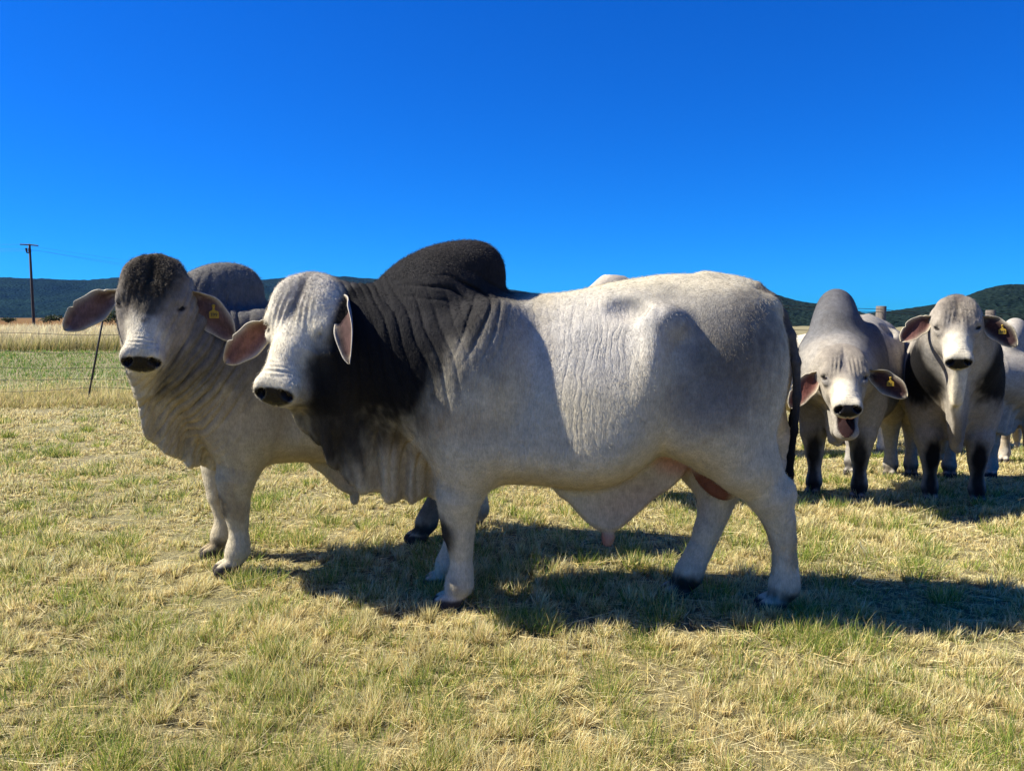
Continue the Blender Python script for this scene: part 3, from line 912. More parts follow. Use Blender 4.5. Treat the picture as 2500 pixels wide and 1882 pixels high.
    g = float(ground_z(x0, y0)); M4 = Matrix.Rotation(sp.get('rot', 0), 4, 'Z')
    if sp.get('slope'):
        gx = float(ground_z(x0+0.8, y0) - ground_z(x0-0.8, y0))/1.6; gy = float(ground_z(x0, y0+0.8) - ground_z(x0, y0-0.8))/1.6
        nv = Vector((-gx, -gy, 1)).normalized(); M4 = Vector((0, 0, 1)).rotation_difference(nv).to_matrix().to_4x4() @ M4
    root.matrix_world = Matrix.Translation((x0, y0, g if sp.get('slope') else 0)) @ M4 @ Matrix.Scale(s, 4)
    return root
# ------------------------------------------------------------------ the individual bulls
HUMP = [(-0.17, 0, 1.548, 0.134), (-0.285, 0, 1.532, 0.143), (-0.395, 0, 1.492, 0.146), (-0.49, 0, 1.435, 0.138)]
SHEATH = ((0.20, 0.84), [(0.20, 0.50), (0.26, 0.465), (0.31, 0.41), (0.36, 0.36), (0.42, 0.325), (0.47, 0.32), (0.52, 0.345), (0.60, 0.415), (0.67, 0.48), (0.75, 0.535), (0.80, 0.59), (0.84, 0.66)],
          [(0.2, 0), (0.84, 0)], 0.036)
def sheath(dy=0.0): return (SHEATH[:2] + ([(0.2, dy), (0.84, dy)], 0.036), dict(ztop=0.8, grow=0.06), 0.05)
TAIL = [(1.03, -0.01, 1.490, 0.0192), (1.12, -0.03, 1.468, 0.0224), (1.18, -0.06, 1.415, 0.0232), (1.225, -0.08, 1.340, 0.0216), (1.258, -0.10, 1.25, 0.0208),
        (1.284, -0.11, 1.13, 0.0184), (1.292, -0.11, 0.975, 0.0168), (1.284, -0.115, 0.82, 0.0144), (1.270, -0.12, 0.70, 0.0144), (1.266, -0.12, 0.62, 0.0176), (1.264, -0.12, 0.52, 0.0080)]

def fuzz_pick(x0, x1, z0):
    return lambda V, n, hp: (V[:, 0] > x0) & (V[:, 0] < x1) & (V[:, 2] > z0) & (n[:, 2] > 0.25)
def fuzz_lay(V, n, hp, r, hd):
    return n*0.45 + np.array([0.8, 0, -0.1]) + r.normal(size=n.shape)*0.35
def fore_pick(V, n, hp):
    return (hp[:, 0] > -0.06) & (hp[:, 0] < 0.22) & (np.abs(hp[:, 1]) < 0.125) & (hp[:, 2] > -0.09)
def fore_lay(V, n, hp, r, hd):
    t, s = hp[:, 0], hp[:, 1]
    a = 7*vnoise(t*13, s*13, t*0, 44)
    d = hd.f[None]*(0.5 + np.cos(a))[:, None] + hd.s[None]*(np.sin(a) + s*5)[:, None]
    return d + n*0.12 + r.normal(size=n.shape)*0.2
def chin_pick(V, n, hp):
    return (hp[:, 0] > 0.42) & (hp[:, 2] < -0.13) & (n @ np.ones(3) < 9)
def chin_lay(V, n, hp, r, hd):
    return n*0.8 + np.array([0, 0, -0.5]) + r.normal(size=n.shape)*0.5

LEGMARK = [((-0.29, -0.17, 0.365), (0.055, 0.09, 0.11), C_BLACK, 0.95, 0.35), ((-0.32, 0.13, 0.365), (0.06, 0.09, 0.11), C_BLACK, 0.95, 0.35)]
def pastern(x, y, r=0.09, a=0.95, z=0.085):
    return ((x+0.01, y, z), (r, r, 0.055), C_BLACK, a, 0.4, 0.35)

BULL_A = dict(res=0.0065, loc=(0, 3.6, 0), rot=-0.02, seed=1,
    label="big bull standing side on in front with black neck and tall black hump",
    poll=(-0.915, -0.17, 1.492), heading=math.radians(-103), pitch=math.radians(58), hsize=1.05, tilt=-0.06,
    neck=[(-0.25, 0, 1.06, 0.33), (-0.48, -0.02, 1.12, 0.295), (-0.66, -0.06, 1.19, 0.235), (-0.80, -0.10, 1.27, 0.175)],
    crest=[[(-0.55, 0, 1.36, 0.11), (-0.70, -0.04, 1.37, 0.10), (-0.83, -0.09, 1.385, 0.10)],
           [(-0.86, -0.14, 1.20, 0.13), (-0.84, -0.18, 1.02, 0.10), (-0.82, -0.14, 0.90, 0.08)]],
    hump=HUMP, hump_k=0.07, extra=[([(-0.24, 0, 1.36, 0.15), (-0.34, 0, 1.38, 0.165), (-0.48, 0, 1.34, 0.14)], 0.10)], coat_hair=260000,
    sheets=[(((-0.97, -0.08), [(-0.97, 0.86), (-0.93, 0.79), (-0.885, 0.762), (-0.855, 0.74), (-0.835, 0.665), (-0.79, 0.60), (-0.74, 0.565), (-0.70, 0.515), (-0.63, 0.497),
              (-0.55, 0.458), (-0.47, 0.462), (-0.40, 0.468), (-0.34, 0.478), (-0.2, 0.53), (-0.08, 0.56)],
              [(-0.97, -0.18), (-0.85, -0.14), (-0.6, -0.05), (-0.3, 0.0), (-0.08, 0)], 0.034), dict(folds=(0.020, 0.125, 0.3), ztop=1.15, grow=0.24, spread=0.08), 0.09),
            sheath(-0.02)],
    ells=[((0.455, -0.02, 0.292), (0.030, 0.028, 0.045), 0.02),
          ((0.925, -0.12, 0.605), (0.072, 0.06, 0.13), 0.02, rotm('Y', -0.75))],
    tail=TAIL,
    folds=[((-0.50, -0.25, 1.10), (0.30, 0.3, 0.35), 0.95, 0.22, 0.055, 0.013, 0.3), ((-0.66, -0.05, 1.44), (0.13, 0.2, 0.10), 0.97, 0.25, 0.036, 0.014, 0),
           ((-0.60, -0.1, 0.68), (0.28, 0.3, 0.24), 1.0, 0.1, 0.062, 0.016, 1.0), ((-0.12, -0.30, 1.30), (0.10, 0.2, 0.16), 0.75, -0.5, 0.045, 0.012, 0.4), ((-0.20, -0.15, 1.46), (0.20, 0.2, 0.06), 0.3, 0.9, 0.06, 0.018, 0.2),
           ((-0.30, -0.25, 0.62), (0.14, 0.2, 0.10), 0.4, 0.9, 0.04, 0.004, 0.0)],
    wrinkle=[((0.22, -0.3, 1.05), (0.50, 0.6, 0.48), 1.0), ((-0.55, -0.2, 1.1), (0.4, 0.5, 0.4), 0.6)],
    base=C_LIGHT,
    blobs=[((-0.17, -0.22, 1.30), (0.25, 0.4, 0.22), (0.15, 0.14, 0.125), 0.75, 0.5, 0.25), ((-0.30, 0, 1.56), (0.42, 0.4, 0.20), (0.022, 0.020, 0.020), 1.0, 0.22),
           ((-0.60, -0.1, 1.22), (0.42, 0.6, 0.48), C_BLACK, 1.0, 0.34, 0.22), ((-0.78, -0.1, 0.80), (0.15, 0.5, 0.26), (0.024, 0.021, 0.018), 0.93, 0.6, 0.3),
           ((-0.30, -0.1, 1.40), (0.30, 0.5, 0.20), (0.020, 0.019, 0.019), 0.95, 0.4),
           ((-0.20, -0.30, 0.86), (0.16, 0.2, 0.07), C_TAN, 0.5, 0.6), ((-0.45, -0.1, 0.62), (0.2, 0.3, 0.16), C_TAN, 0.35, 0.6),
           ((0.93, -0.3, 1.15), (0.22, 0.3, 0.18), C_DGREY, 0.78, 0.7, 0.35), ((0.80, -0.3, 1.36), (0.28, 0.3, 0.12), C_GREY, 0.65, 0.6, 0.3),
           ((0.85, -0.3, 0.95), (0.20, 0.3, 0.12), (0.20, 0.17, 0.13), 0.65, 0.7, 0.3), ((1.08, -0.25, 1.33), (0.10, 0.2, 0.12), C_DGREY, 0.5, 0.6, 0.3),
           ((0.35, -0.3, 1.25), (0.35, 0.3, 0.22), (0.46, 0.45, 0.44), 0.5, 0.5),
           ((0.62, 0, 0.45), (0.26, 0.12, 0.14), (0.46, 0.33, 0.23), 0.7, 0.6), ((0.80, 0, 0.68), (0.16, 0.16, 0.09), C_PINK, 0.9, 0.4),
           ((0.925, -0.12, 0.605), (0.10, 0.09, 0.14), C_BROWN, 1.0, 0.15, 0.03), ((0.45, 0, 0.285), (0.05, 0.06, 0.05), (0.32, 0.12, 0.09), 0.9, 0.3),
           *LEGMARK, pastern(1.24, -0.17), pastern(0.83, -0.02), pastern(-0.31, 0.11, 0.06, 0.6), ((-0.245, -0.19, 0.115), (0.035, 0.05, 0.05), C_DGREY, 0.7, 0.5, 0.3)],
    face=C_WHITE, eyeshade=0.15, hoof=(0.06, 0.052, 0.045),
    hblobs=[((0.05, 0, -0.02), (0.16, 0.13, 0.10), (0.42, 0.39, 0.34), 0.75, 0.5, 0.3), ((0.08, 0.0, 0.0), (0.09, 0.018, 0.05), (0.16, 0.15, 0.14), 0.6, 0.5, 0.2),
            ((0.33, 0.150, -0.155), (0.25, 0.090, 0.130), (0.013, 0.012, 0.011), 0.97, 0.45, 0.22), ((0.10, 0.175, -0.13), (0.13, 0.065, 0.09), C_BLACK, 0.95, 0.3), ((0.36, 0.13, -0.19), (0.15, 0.06, 0.09), C_BLACK, 0.95, 0.35), ((0.02, 0.16, -0.16), (0.09, 0.08, 0.12), C_BLACK, 0.9, 0.3),  # black cheek hair, with the shade on this side of the head painted in
            ((-0.05, 0.05, -0.09), (0.07, 0.12, 0.05), C_DGREY, 0.9, 0.4), ((0.46, 0.06, -0.12), (0.06, 0.05, 0.05), (0.40, 0.39, 0.39), 0.4, 0.6, 0.3)],
    ears=[dict(side=-1, base=(0.115, -0.135, -0.12), tip=(-1.315, -0.10, 1.12), open=(0.0, 0.25, 1.0), w=0.070, outc=C_WHITE, inn=(0.19, 0.09, 0.065), notch=0.22, sag=0.02, curl=(2.2, 0.6)),
          dict(side=1, tip=(-0.672, -0.40, 1.135), base=(0.02, 0.160, -0.095), open=(-0.1, 0.1, 1.0), w=0.060, outc=(0.26, 0.26, 0.28), inn=(0.07, 0.04, 0.035), sag=0.12, curl=(2.0, 1.3))],
    hair=[("forehead_hair", fore_pick, 0.006, 0.0005, 30000, ((0.5, 0.46, 0.40), 0.1), fore_lay),
          ("hump_hair", fuzz_pick(-0.62, -0.02, 1.5), 0.006, 0.0006, 9000, ((0.10, 0.085, 0.07), 0.6), fuzz_lay),
          ],
)

def mir(leg, dx=0.0):
    return [(x+dx, -y, z, r) for x, y, z, r in leg]
STRAIGHT = dict(fl=LEGS['fl'], fr=mir(LEGS['fl'], -0.03), rl=LEGS['rl'], rr=mir(LEGS['rl'], -0.05))
def marks(fl=(-0.25, -0.17), fr=(-0.28, 0.17), rl=(1.24, -0.17), rr=(1.19, 0.17), knee=0.95, past=0.9):
    out = []
    for i, (x, y) in enumerate((fl, fr, rl, rr)):
        if i < 2:
            out.append(((x-0.050, y-0.01, 0.39), (0.060, 0.060, 0.17), C_BLACK, knee, 0.4, 0.25))
            out.append(((x-0.035, y, 0.16), (0.050, 0.045, 0.17), C_BLACK, knee*0.95, 0.45, 0.25))
        out.append(pastern(x-0.01, y, 0.085, past))
    return out

BULL_B = dict(BULL_A, extra=[], coat_hair=170000, res=0.0065, loc=(-1.307, 4.19, 0), rot=math.radians(27), scale=0.97, seed=2,
    face=(0.27, 0.235, 0.185), label="grey bull at the left looking at the camera, dark curly forehead and yellow tag 399",
    poll=(-0.60, -0.375, 1.635), heading=math.radians(-106), pitch=math.radians(61), hsize=0.99, tilt=-0.05,
    neck=[(-0.22, 0, 1.06, 0.32), (-0.38, -0.08, 1.14, 0.285), (-0.50, -0.19, 1.24, 0.235), (-0.575, -0.29, 1.36, 0.185)],
    crest=[[(-0.62, -0.36, 1.28, 0.11), (-0.66, -0.38, 1.12, 0.065), (-0.66, -0.36, 1.02, 0.045)]],
    hump=[(-0.17, 0, 1.53, 0.125), (-0.27, -0.01, 1.52, 0.14), (-0.36, -0.03, 1.47, 0.145), (-0.44, -0.06, 1.42, 0.14)],
    sheets=[(((-0.70, -0.08), [(-0.70, 0.98), (-0.68, 0.82), (-0.64, 0.74), (-0.59, 0.70), (-0.52, 0.63), (-0.44, 0.575), (-0.34, 0.55), (-0.2, 0.54), (-0.08, 0.57)],
              [(-0.70, -0.30), (-0.60, -0.22), (-0.45, -0.08), (-0.3, 0.0), (-0.08, 0)], 0.028), dict(folds=(0.016, 0.13, 0.1), ztop=1.15, grow=0.16, spread=0.10), 0.07), sheath()],
    ells=[((0.455, 0, 0.30), (0.028, 0.028, 0.045), 0.02), ((1.0, 0, 0.62), (0.07, 0.06, 0.12), 0.02)],
    legs=dict(fl=LEGS['fl'], fr=mir(LEGS['fl'], -0.04), rl=[(x+0.04, -0.10-y*0.75, z, r) for x, y, z, r in LEGS['rr']], rr=[(x+0.05*(z < 0.6), -y-0.12*(z < 0.6), z, r) for x, y, z, r in LEGS['rl']]),
    folds=[((-0.50, -0.22, 1.05), (0.20, 0.3, 0.45), 0.82, -0.57, 0.040, 0.030, 0.3), ((-0.42, -0.28, 1.18), (0.22, 0.3, 0.40), 0.86, -0.50, 0.055, 0.026, 1.3), ((-0.45, -0.05, 1.42), (0.10, 0.2, 0.10), 0.97, 0.25, 0.036, 0.010, 0),
           ((-0.40, -0.1, 0.66), (0.25, 0.3, 0.18), 1.0, 0.1, 0.06, 0.015, 1.0)],
    wrinkle=[((-0.45, -0.2, 1.1), (0.3, 0.5, 0.45), 0.5)], base=(0.47, 0.41, 0.28),
    blobs=[((-0.30, 0, 1.50), (0.40, 0.4, 0.24), (0.13, 0.125, 0.115), 0.95, 0.3), ((-0.42, -0.25, 1.20), (0.26, 0.5, 0.26), (0.11, 0.105, 0.10), 0.85, 0.5, 0.3), ((-0.12, -0.3, 1.22), (0.22, 0.3, 0.26), (0.12, 0.12, 0.12), 0.75, 0.5, 0.3),
           ((-0.38, -0.2, 0.82), (0.25, 0.4, 0.14), C_TAN, 0.35, 0.6), ((0.62, 0, 0.45), (0.26, 0.12, 0.14), C_PINK, 0.5, 0.5),
           ((-0.315, -0.17, 0.37), (0.045, 0.07, 0.08), C_BLACK, 0.9, 0.4), pastern(-0.25, -0.17, 0.05, 0.5), pastern(-0.28, 0.17, 0.08, 0.9), pastern(0.87, -0.10, 0.1), pastern(1.29, 0.05, 0.1, 0.4), ((0.90, -0.1, 0.22), (0.09, 0.1, 0.20), C_DGREY, 0.8, 0.4)],
    hblobs=[((0.44, 0, -0.06), (0.19, 0.10, 0.12), C_WHITE, 0.85, 0.4, 0.2), ((0.09, 0, -0.03), (0.19, 0.155, 0.12), (0.050, 0.040, 0.028), 0.97, 0.3, 0.25), ((0.20, 0.01, -0.02), (0.10, 0.065, 0.06), (0.06, 0.05, 0.035), 0.9, 0.4, 0.3), ((0.20, 0.11, -0.10), (0.15, 0.07, 0.09), (0.24, 0.21, 0.17), 0.8, 0.5, 0.2), ((0.20, -0.13, -0.13), (0.15, 0.05, 0.08), (0.24, 0.21, 0.17), 0.8, 0.5, 0.2),
            ((-0.05, 0.08, -0.09), (0.06, 0.08, 0.05), C_BLACK, 0.9, 0.4), ((0.36, -0.09, -0.12), (0.10, 0.04, 0.06), C_DGREY, 0.6, 0.5)],
    ears=[dict(side=-1, base=(0.10, -0.140, -0.115), dir=(0.265, 0.205, 0.05), open=(0.1, 0.1, 1.0), w=0.074, outc=C_WHITE, inn=(0.15, 0.085, 0.07), notch=0.22, sag=0.035, curl=(2.3, 0.45)),
          dict(side=1, dir=(0.215, 0.245, 0.02), open=(-0.05, 0.1, 1.0), w=0.078, outc=(0.22, 0.23, 0.25), inn=(0.12, 0.07, 0.06), sag=0.045, curl=(2.3, 0.5), tag="399", tagpos=(25, 10))],
    hair=[("forehead_hair", fore_pick, 0.010, 0.0006, 30000, ((0.13, 0.10, 0.06), 0.30), fore_lay), ("hump_hair", fuzz_pick(-0.5, -0.02, 1.48), 0.008, 0.0007, 5000, ((0.25, 0.24, 0.22), 0.4), fuzz_lay)],
    lo=(-1.1, -0.85, -0.02))

BULL_C = dict(BULL_A, extra=[], coat_hair=60000, res=0.009, loc=(2.78, 6.36, 0), rot=math.radians(55), seed=3, slope=True,
    face=(0.30, 0.265, 0.21), label="bull lowing with its mouth open and head lowered, grey pointed hump, yellow tag 81",
    poll=(-0.93, -0.17, 1.185), heading=math.radians(-164), pitch=math.radians(44), hsize=1.02, jaw=0.29, tilt=0.03,
    neck=[(-0.25, 0, 1.06, 0.32), (-0.50, -0.03, 1.06, 0.29), (-0.70, -0.09, 1.03, 0.24), (-0.82, -0.13, 1.02, 0.18)], crest=[],
    hump=[(-0.25, 0, 1.24, 0.22), (-0.18, 0.03, 1.55, 0.105), (-0.26, 0.04, 1.565, 0.11), (-0.30, 0.03, 1.46, 0.155), (-0.40, 0.0, 1.36, 0.18)], hump_y=0.88, hump_k=0.11,
    sheets=[(((-0.86, -0.08), [(-0.86, 0.78), (-0.81, 0.66), (-0.74, 0.56), (-0.66, 0.50), (-0.56, 0.46), (-0.44, 0.455), (-0.3, 0.50), (-0.08, 0.56)],
              [(-0.86, -0.12), (-0.7, -0.10), (-0.5, -0.04), (-0.3, 0.0), (-0.08, 0)], 0.024), dict(folds=(0.022, 0.12, 0.1), ztop=0.90, grow=0.16, spread=0.10), 0.06), sheath()],
    ells=[((0.455, 0, 0.30), (0.028, 0.028, 0.045), 0.02)], legs=STRAIGHT, width=0.94, zf=[(-0.6, 0.45), (1.4, 0.42)],
    folds=[((-0.70, -0.15, 0.85), (0.22, 0.3, 0.3), 0.8, 0.5, 0.05, 0.008, 0.3)], wrinkle=[],
    base=(0.30, 0.275, 0.23), blobs=[((-0.30, 0, 1.42), (0.42, 0.5, 0.42), (0.095, 0.095, 0.097), 0.95, 0.35), ((-0.5, 0, 1.05), (0.3, 0.5, 0.30), (0.17, 0.165, 0.155), 0.85, 0.5), ((-0.22, 0.14, 1.45), (0.2, 0.14, 0.3), (0.04, 0.04, 0.042), 0.5, 0.6), ((-0.28, -0.05, 1.55), (0.2, 0.1, 0.2), (0.10, 0.10, 0.11), 0.6, 0.6), *marks()],
    hblobs=[((0.43, 0, -0.05), (0.18, 0.090, 0.11), C_WHITE, 0.9, 0.4, 0.2), ((0.07, 0, -0.02), (0.18, 0.15, 0.12), (0.20, 0.175, 0.14), 0.95, 0.35, 0.25), ((0.12, 0.0, 0.0), (0.10, 0.02, 0.05), (0.2, 0.18, 0.16), 0.6, 0.5, 0.2), ((0.25, -0.12, -0.06), (0.07, 0.03, 0.03), C_GREY, 0.6, 0.5)],
    ears=[dict(side=-1, dir=(0.21, 0.27, 0.03), open=(0.1, 0.1, 1.0), w=0.082, outc=C_LIGHT, inn=(0.13, 0.05, 0.04), notch=0.2, sag=0.05, curl=(2.3, 0.6)),
          dict(side=1, dir=(0.27, 0.20, 0.02), open=(0.0, 0.25, 1.0), w=0.082, outc=C_DGREY, inn=(0.055, 0.028, 0.026), sag=0.04, curl=(2.3, 0.6), tag="81", tagpos=(26, 10))],
    hair=[], lo=(-1.5, -0.75, -0.02))

BULL_D = dict(BULL_A, extra=[], coat_hair=60000, res=0.009, loc=(3.57, 6.19, 0), rot=math.radians(68), scale=0.97, seed=4, slope=True,
    base=(0.28, 0.25, 0.205), face=(0.33, 0.295, 0.24), label="bull facing the camera at right with head up, black shoulders and yellow tag 343",
    poll=(-0.96, 0.09, 1.595), heading=math.radians(177), pitch=math.radians(60), hsize=0.96, tilt=0.0,
    neck=[(-0.25, 0, 1.06, 0.32), (-0.48, 0.02, 1.18, 0.285), (-0.68, 0.05, 1.30, 0.235), (-0.84, 0.08, 1.38, 0.18)], crest=[],
    hump=[(-0.17, 0, 1.53, 0.13), (-0.27, 0, 1.54, 0.14), (-0.38, 0, 1.49, 0.145), (-0.48, 0.01, 1.43, 0.14)], hump_k=0.10,
    sheets=[(((-0.95, -0.08), [(-0.95, 1.02), (-0.91, 0.90), (-0.87, 0.82), (-0.82, 0.79), (-0.74, 0.66), (-0.64, 0.50), (-0.52, 0.44), (-0.40, 0.45), (-0.3, 0.50), (-0.08, 0.56)],
              [(-0.95, 0.08), (-0.8, 0.06), (-0.6, 0.03), (-0.3, 0.0), (-0.08, 0)], 0.030), dict(folds=(0.008, 0.16, 0.1), ztop=1.25, grow=0.14, spread=0.10), 0.07), sheath()],
    width=0.92, zf=[(-0.6, 0.45), (1.4, 0.42)], ells=[((0.455, 0, 0.30), (0.028, 0.028, 0.045), 0.02)], legs=STRAIGHT, folds=[((-0.55, 0, 0.8), (0.25, 0.3, 0.3), 0.8, 0.5, 0.06, 0.005, 0.3)], wrinkle=[],
    blobs=[((-0.30, 0, 1.52), (0.38, 0.4, 0.26), (0.06, 0.058, 0.058), 0.95, 0.35), ((-0.50, 0.28, 1.06), (0.46, 0.235, 0.27), C_BLACK, 1.0, 0.3, 0.2), ((-0.50, -0.28, 1.06), (0.46, 0.235, 0.27), C_BLACK, 1.0, 0.3, 0.2),
           ((-0.80, 0.05, 1.20), (0.14, 0.22, 0.25), (0.40, 0.37, 0.32), 0.8, 0.4), ((-0.88, 0.06, 0.95), (0.14, 0.06, 0.22), C_WHITE, 0.9, 0.3), ((-0.6, 0.0, 0.62), (0.2, 0.05, 0.16), C_DGREY, 0.6, 0.5), *marks(knee=1.0)],
    hblobs=[((0.42, 0, -0.05), (0.18, 0.090, 0.11), C_WHITE, 0.9, 0.4, 0.2), ((0.07, 0, -0.02), (0.18, 0.15, 0.12), (0.22, 0.19, 0.15), 0.95, 0.35, 0.3), ((0.175, 0.065, -0.02), (0.07, 0.025, 0.05), (0.14, 0.13, 0.12), 0.85, 0.5, 0.3), ((0.175, -0.065, -0.02), (0.07, 0.025, 0.05), (0.14, 0.13, 0.12), 0.85, 0.5, 0.3),
            ((-0.02, 0.02, -0.02), (0.05, 0.03, 0.05), (0.15, 0.12, 0.10), 0.8, 0.4)],
    ears=[dict(side=-1, dir=(0.235, 0.185, 0.04), open=(0.1, 0.1, 1.0), w=0.080, outc=C_LIGHT, inn=(0.10, 0.045, 0.038), notch=0.2, sag=0.05, curl=(2.3, 0.6)),
          dict(side=1, dir=(0.25, 0.235, 0.03), open=(0.0, 0.2, 1.0), w=0.082, outc=(0.05, 0.05, 0.06), inn=(0.045, 0.024, 0.024), sag=0.05, curl=(2.3, 0.5), tag="343", tagpos=(27, 10))],
    hair=[("forehead_hair", fore_pick, 0.008, 0.0007, 12000, ((0.4, 0.36, 0.3), 0.1), fore_lay)], lo=(-1.5, -0.55, -0.02))

PLAIN = dict(BULL_A, extra=[], coat_hair=0,  res=0.013, seed=5, slope=True, hair=[], legs=STRAIGHT, wrinkle=[], folds=[], label="", group=None,
    neck=[(-0.25, 0, 1.06, 0.32), (-0.48, 0.0, 1.10, 0.28), (-0.68, 0.0, 1.14, 0.22), (-0.84, 0.0, 1.20, 0.17)], crest=[], poll=(-0.95, 0, 1.40), heading=math.pi, pitch=math.radians(55), tilt=0.0, hsize=1.03,
    ells=[((0.455, 0, 0.30), (0.028, 0.028, 0.045), 0.02), ((1.0, 0, 0.62), (0.07, 0.06, 0.12), 0.02)], blobs=[((-0.3, 0, 1.5), (0.35, 0.4, 0.2), C_GREY, 0.5, 0.5), *marks(knee=0.7)],
    sheets=[(((-0.85, -0.08), [(-0.85, 0.90), (-0.75, 0.74), (-0.65, 0.60), (-0.55, 0.52), (-0.45, 0.50), (-0.3, 0.52), (-0.08, 0.57)], [(-0.85, 0), (-0.08, 0)], 0.030), dict(folds=(0.014, 0.12, 0.1), ztop=1.1, grow=0.14, spread=0.1), 0.06), sheath()],
    hblobs=[((0.07, 0, -0.02), (0.16, 0.12, 0.10), (0.36, 0.33, 0.29), 0.6, 0.4, 0.3)],
    ears=[dict(side=-1, dir=(0.22, 0.21, 0.0), open=(0.1, 0.1, 1.0), w=0.078, outc=C_LIGHT, sag=0.05, curl=(2.3, 0.6)), dict(side=1, dir=(0.22, 0.21, 0.0), open=(0.1, 0.1, 1.0), w=0.078, outc=C_LIGHT, sag=0.05, curl=(2.3, 0.6))],
    lo=(-1.5, -0.6, -0.02))
BULL_E = dict(PLAIN, res=0.010, loc=(4.92, 7.45, 0), rot=math.radians(53), scale=0.93,
    label="light grey bull cut off by the right frame edge, head hidden behind its neighbour",
    neck=[(-0.25, 0, 1.04, 0.32), (-0.44, 0.08, 1.06, 0.28), (-0.62, 0.20, 1.08, 0.22), (-0.74, 0.30, 1.10, 0.17)], poll=(-0.80, 0.37, 1.22), heading=math.radians(150), hump=[(-0.17, 0, 1.51, 0.125), (-0.27, 0, 1.51, 0.135), (-0.37, 0.01, 1.45, 0.14), (-0.47, 0.03, 1.38, 0.14)],
    sheets=[(((-0.72, -0.08), [(-0.72, 0.80), (-0.66, 0.62), (-0.58, 0.52), (-0.48, 0.46), (-0.3, 0.48), (-0.08, 0.56)], [(-0.72, 0.2), (-0.5, 0.08), (-0.08, 0)], 0.035), dict(folds=(0.024, 0.12, 0.1), ztop=1.1, grow=0.16, spread=0.1), 0.06), sheath()],
    base=(0.42, 0.375, 0.30), blobs=[((-0.25, 0, 1.35), (0.45, 0.5, 0.35), (0.27, 0.25, 0.22), 0.8, 0.5), ((-0.4, -0.2, 0.85), (0.12, 0.3, 0.2), C_TAN, 0.4, 0.6), ((-0.29, -0.17, 0.37), (0.04, 0.07, 0.06), C_DGREY, 0.8, 0.5)])
BULL_F = dict(PLAIN, loc=(3.16, 9.2, 0), rot=0.0, base=C_WHITE, label="white bull standing broadside behind the black tail of the big bull",
    hump=[(-0.17, 0, 1.42, 0.12), (-0.27, 0, 1.42, 0.13), (-0.37, 0, 1.38, 0.13)])
BULL_G = dict(PLAIN, loc=(5.6, 10.0, 0), rot=math.pi, base=C_WHITE, label="white bull farthest back between the two right-hand faces", hump=[(-0.17, 0, 1.42, 0.12), (-0.27, 0, 1.42, 0.13), (-0.37, 0, 1.38, 0.13)])
BULL_H = dict(PLAIN, loc=(0.93, 6.05, 0), rot=math.radians(8), base=(0.50, 0.45, 0.37), label="pale bull hidden behind the big bull, only its hump tip showing over the back",
    hump=[(-0.17, 0, 1.62, 0.12), (-0.25, 0, 1.625, 0.135), (-0.35, 0, 1.52, 0.14), (-0.45, 0, 1.44, 0.14)], hump_y=0.75,
    blobs=[((-0.3, 0, 1.6), (0.35, 0.4, 0.2), (0.42, 0.35, 0.26), 0.6, 0.5), *marks(knee=0.7)])
SPECS = [BULL_A, BULL_B, BULL_C, BULL_D, BULL_E, BULL_F, BULL_G, BULL_H]
# ------------------------------------------------------------------ ground
def ground_material():
    M = Mat("pasture_soil"); ob = M.obj()
    n1 = M.noise(ob, 0.7, 5, 0.6); n2 = M.noise(ob, 9, 6, 0.7); n3 = M.noise(ob, 70, 5, 0.7)
    c = M.ramp(n2, [(0.30, (0.11, 0.082, 0.038)), (0.5, (0.23, 0.19, 0.078)), (0.72, (0.36, 0.30, 0.13))])
    g = M.ramp(n1, [(0.45, 0.0), (0.68, 0.30)])
    c = M.mix(g, c, (0.13, 0.16, 0.035))
    c = M.mix(1.0, c, M.ramp(n3, [(0.3, 0.55), (0.7, 1.35)]), 'MULTIPLY')
    b = M.bump(n3, 0.9, 0.02, M.bump(n2, 0.6, 0.05))
    return M.set(Base_Color=c, Roughness=0.95, Normal=b)

def grid_obj(name, xs, ys, zf, mat, **kw):
    gx, gy = np.meshgrid(xs, ys, indexing='ij')
    V = np.stack([gx, gy, zf(gx, gy)], -1).reshape(-1, 3)
    n = len(ys); i, j = np.meshgrid(np.arange(len(xs)-1), np.arange(n-1), indexing='ij')
    F = np.stack([i*n+j, (i+1)*n+j, (i+1)*n+j+1, i*n+j+1], -1).reshape(-1, 4)
    return mesh_obj(name, V, F, mat, **kw)

def axis_pts(a, b, near, far, c=0.0):
    r = [c]; s = near
    while r[-1] < b: r.append(r[-1] + s); s = min(s*1.12, far)
    l = [c]; s = near
    while l[-1] > a: l.append(l[-1] - s); s = min(s*1.12, far)
    return np.array(sorted(set(l + r)))

def far_z(x, y):
    z = ground_z(x, y)
    return z
SOIL = ground_material()
gr = grid_obj("ground", axis_pts(-1900, 1900, 0.35, 160), axis_pts(-60, 4600, 0.3, 160, 3.0), far_z, SOIL)
tag(gr, kind='structure')

# ------------------------------------------------------------------ grass (blades as real thin faces)
def grass_material(name, trans=0.42):
    M = Mat(name); at = M.new("VertexColor"); at.layer_name = "col"
    c = at.outputs['Color']
    M.set(Base_Color=c, Roughness=0.6)
    M.b.inputs['Specular IOR Level'].default_value = 0.25
    tr = M.new("BsdfTranslucent"); M.link(c, tr.inputs['Color'])
    mx = M.new("MixShader"); mx.inputs['Fac'].default_value = trans
    M.link(M.b.outputs[0], mx.inputs[1]); M.link(tr.outputs[0], mx.inputs[2])
    out = [n for n in M.n if n.type == 'OUTPUT_MATERIAL'][0]
    M.link(mx.outputs[0], out.inputs['Surface'])
    return M.m
GRASSM = grass_material("grass_blade")

def in_view(x, y, pad=0.35, ymax=1e9):
    return (np.abs(x) < 0.69*y + pad)

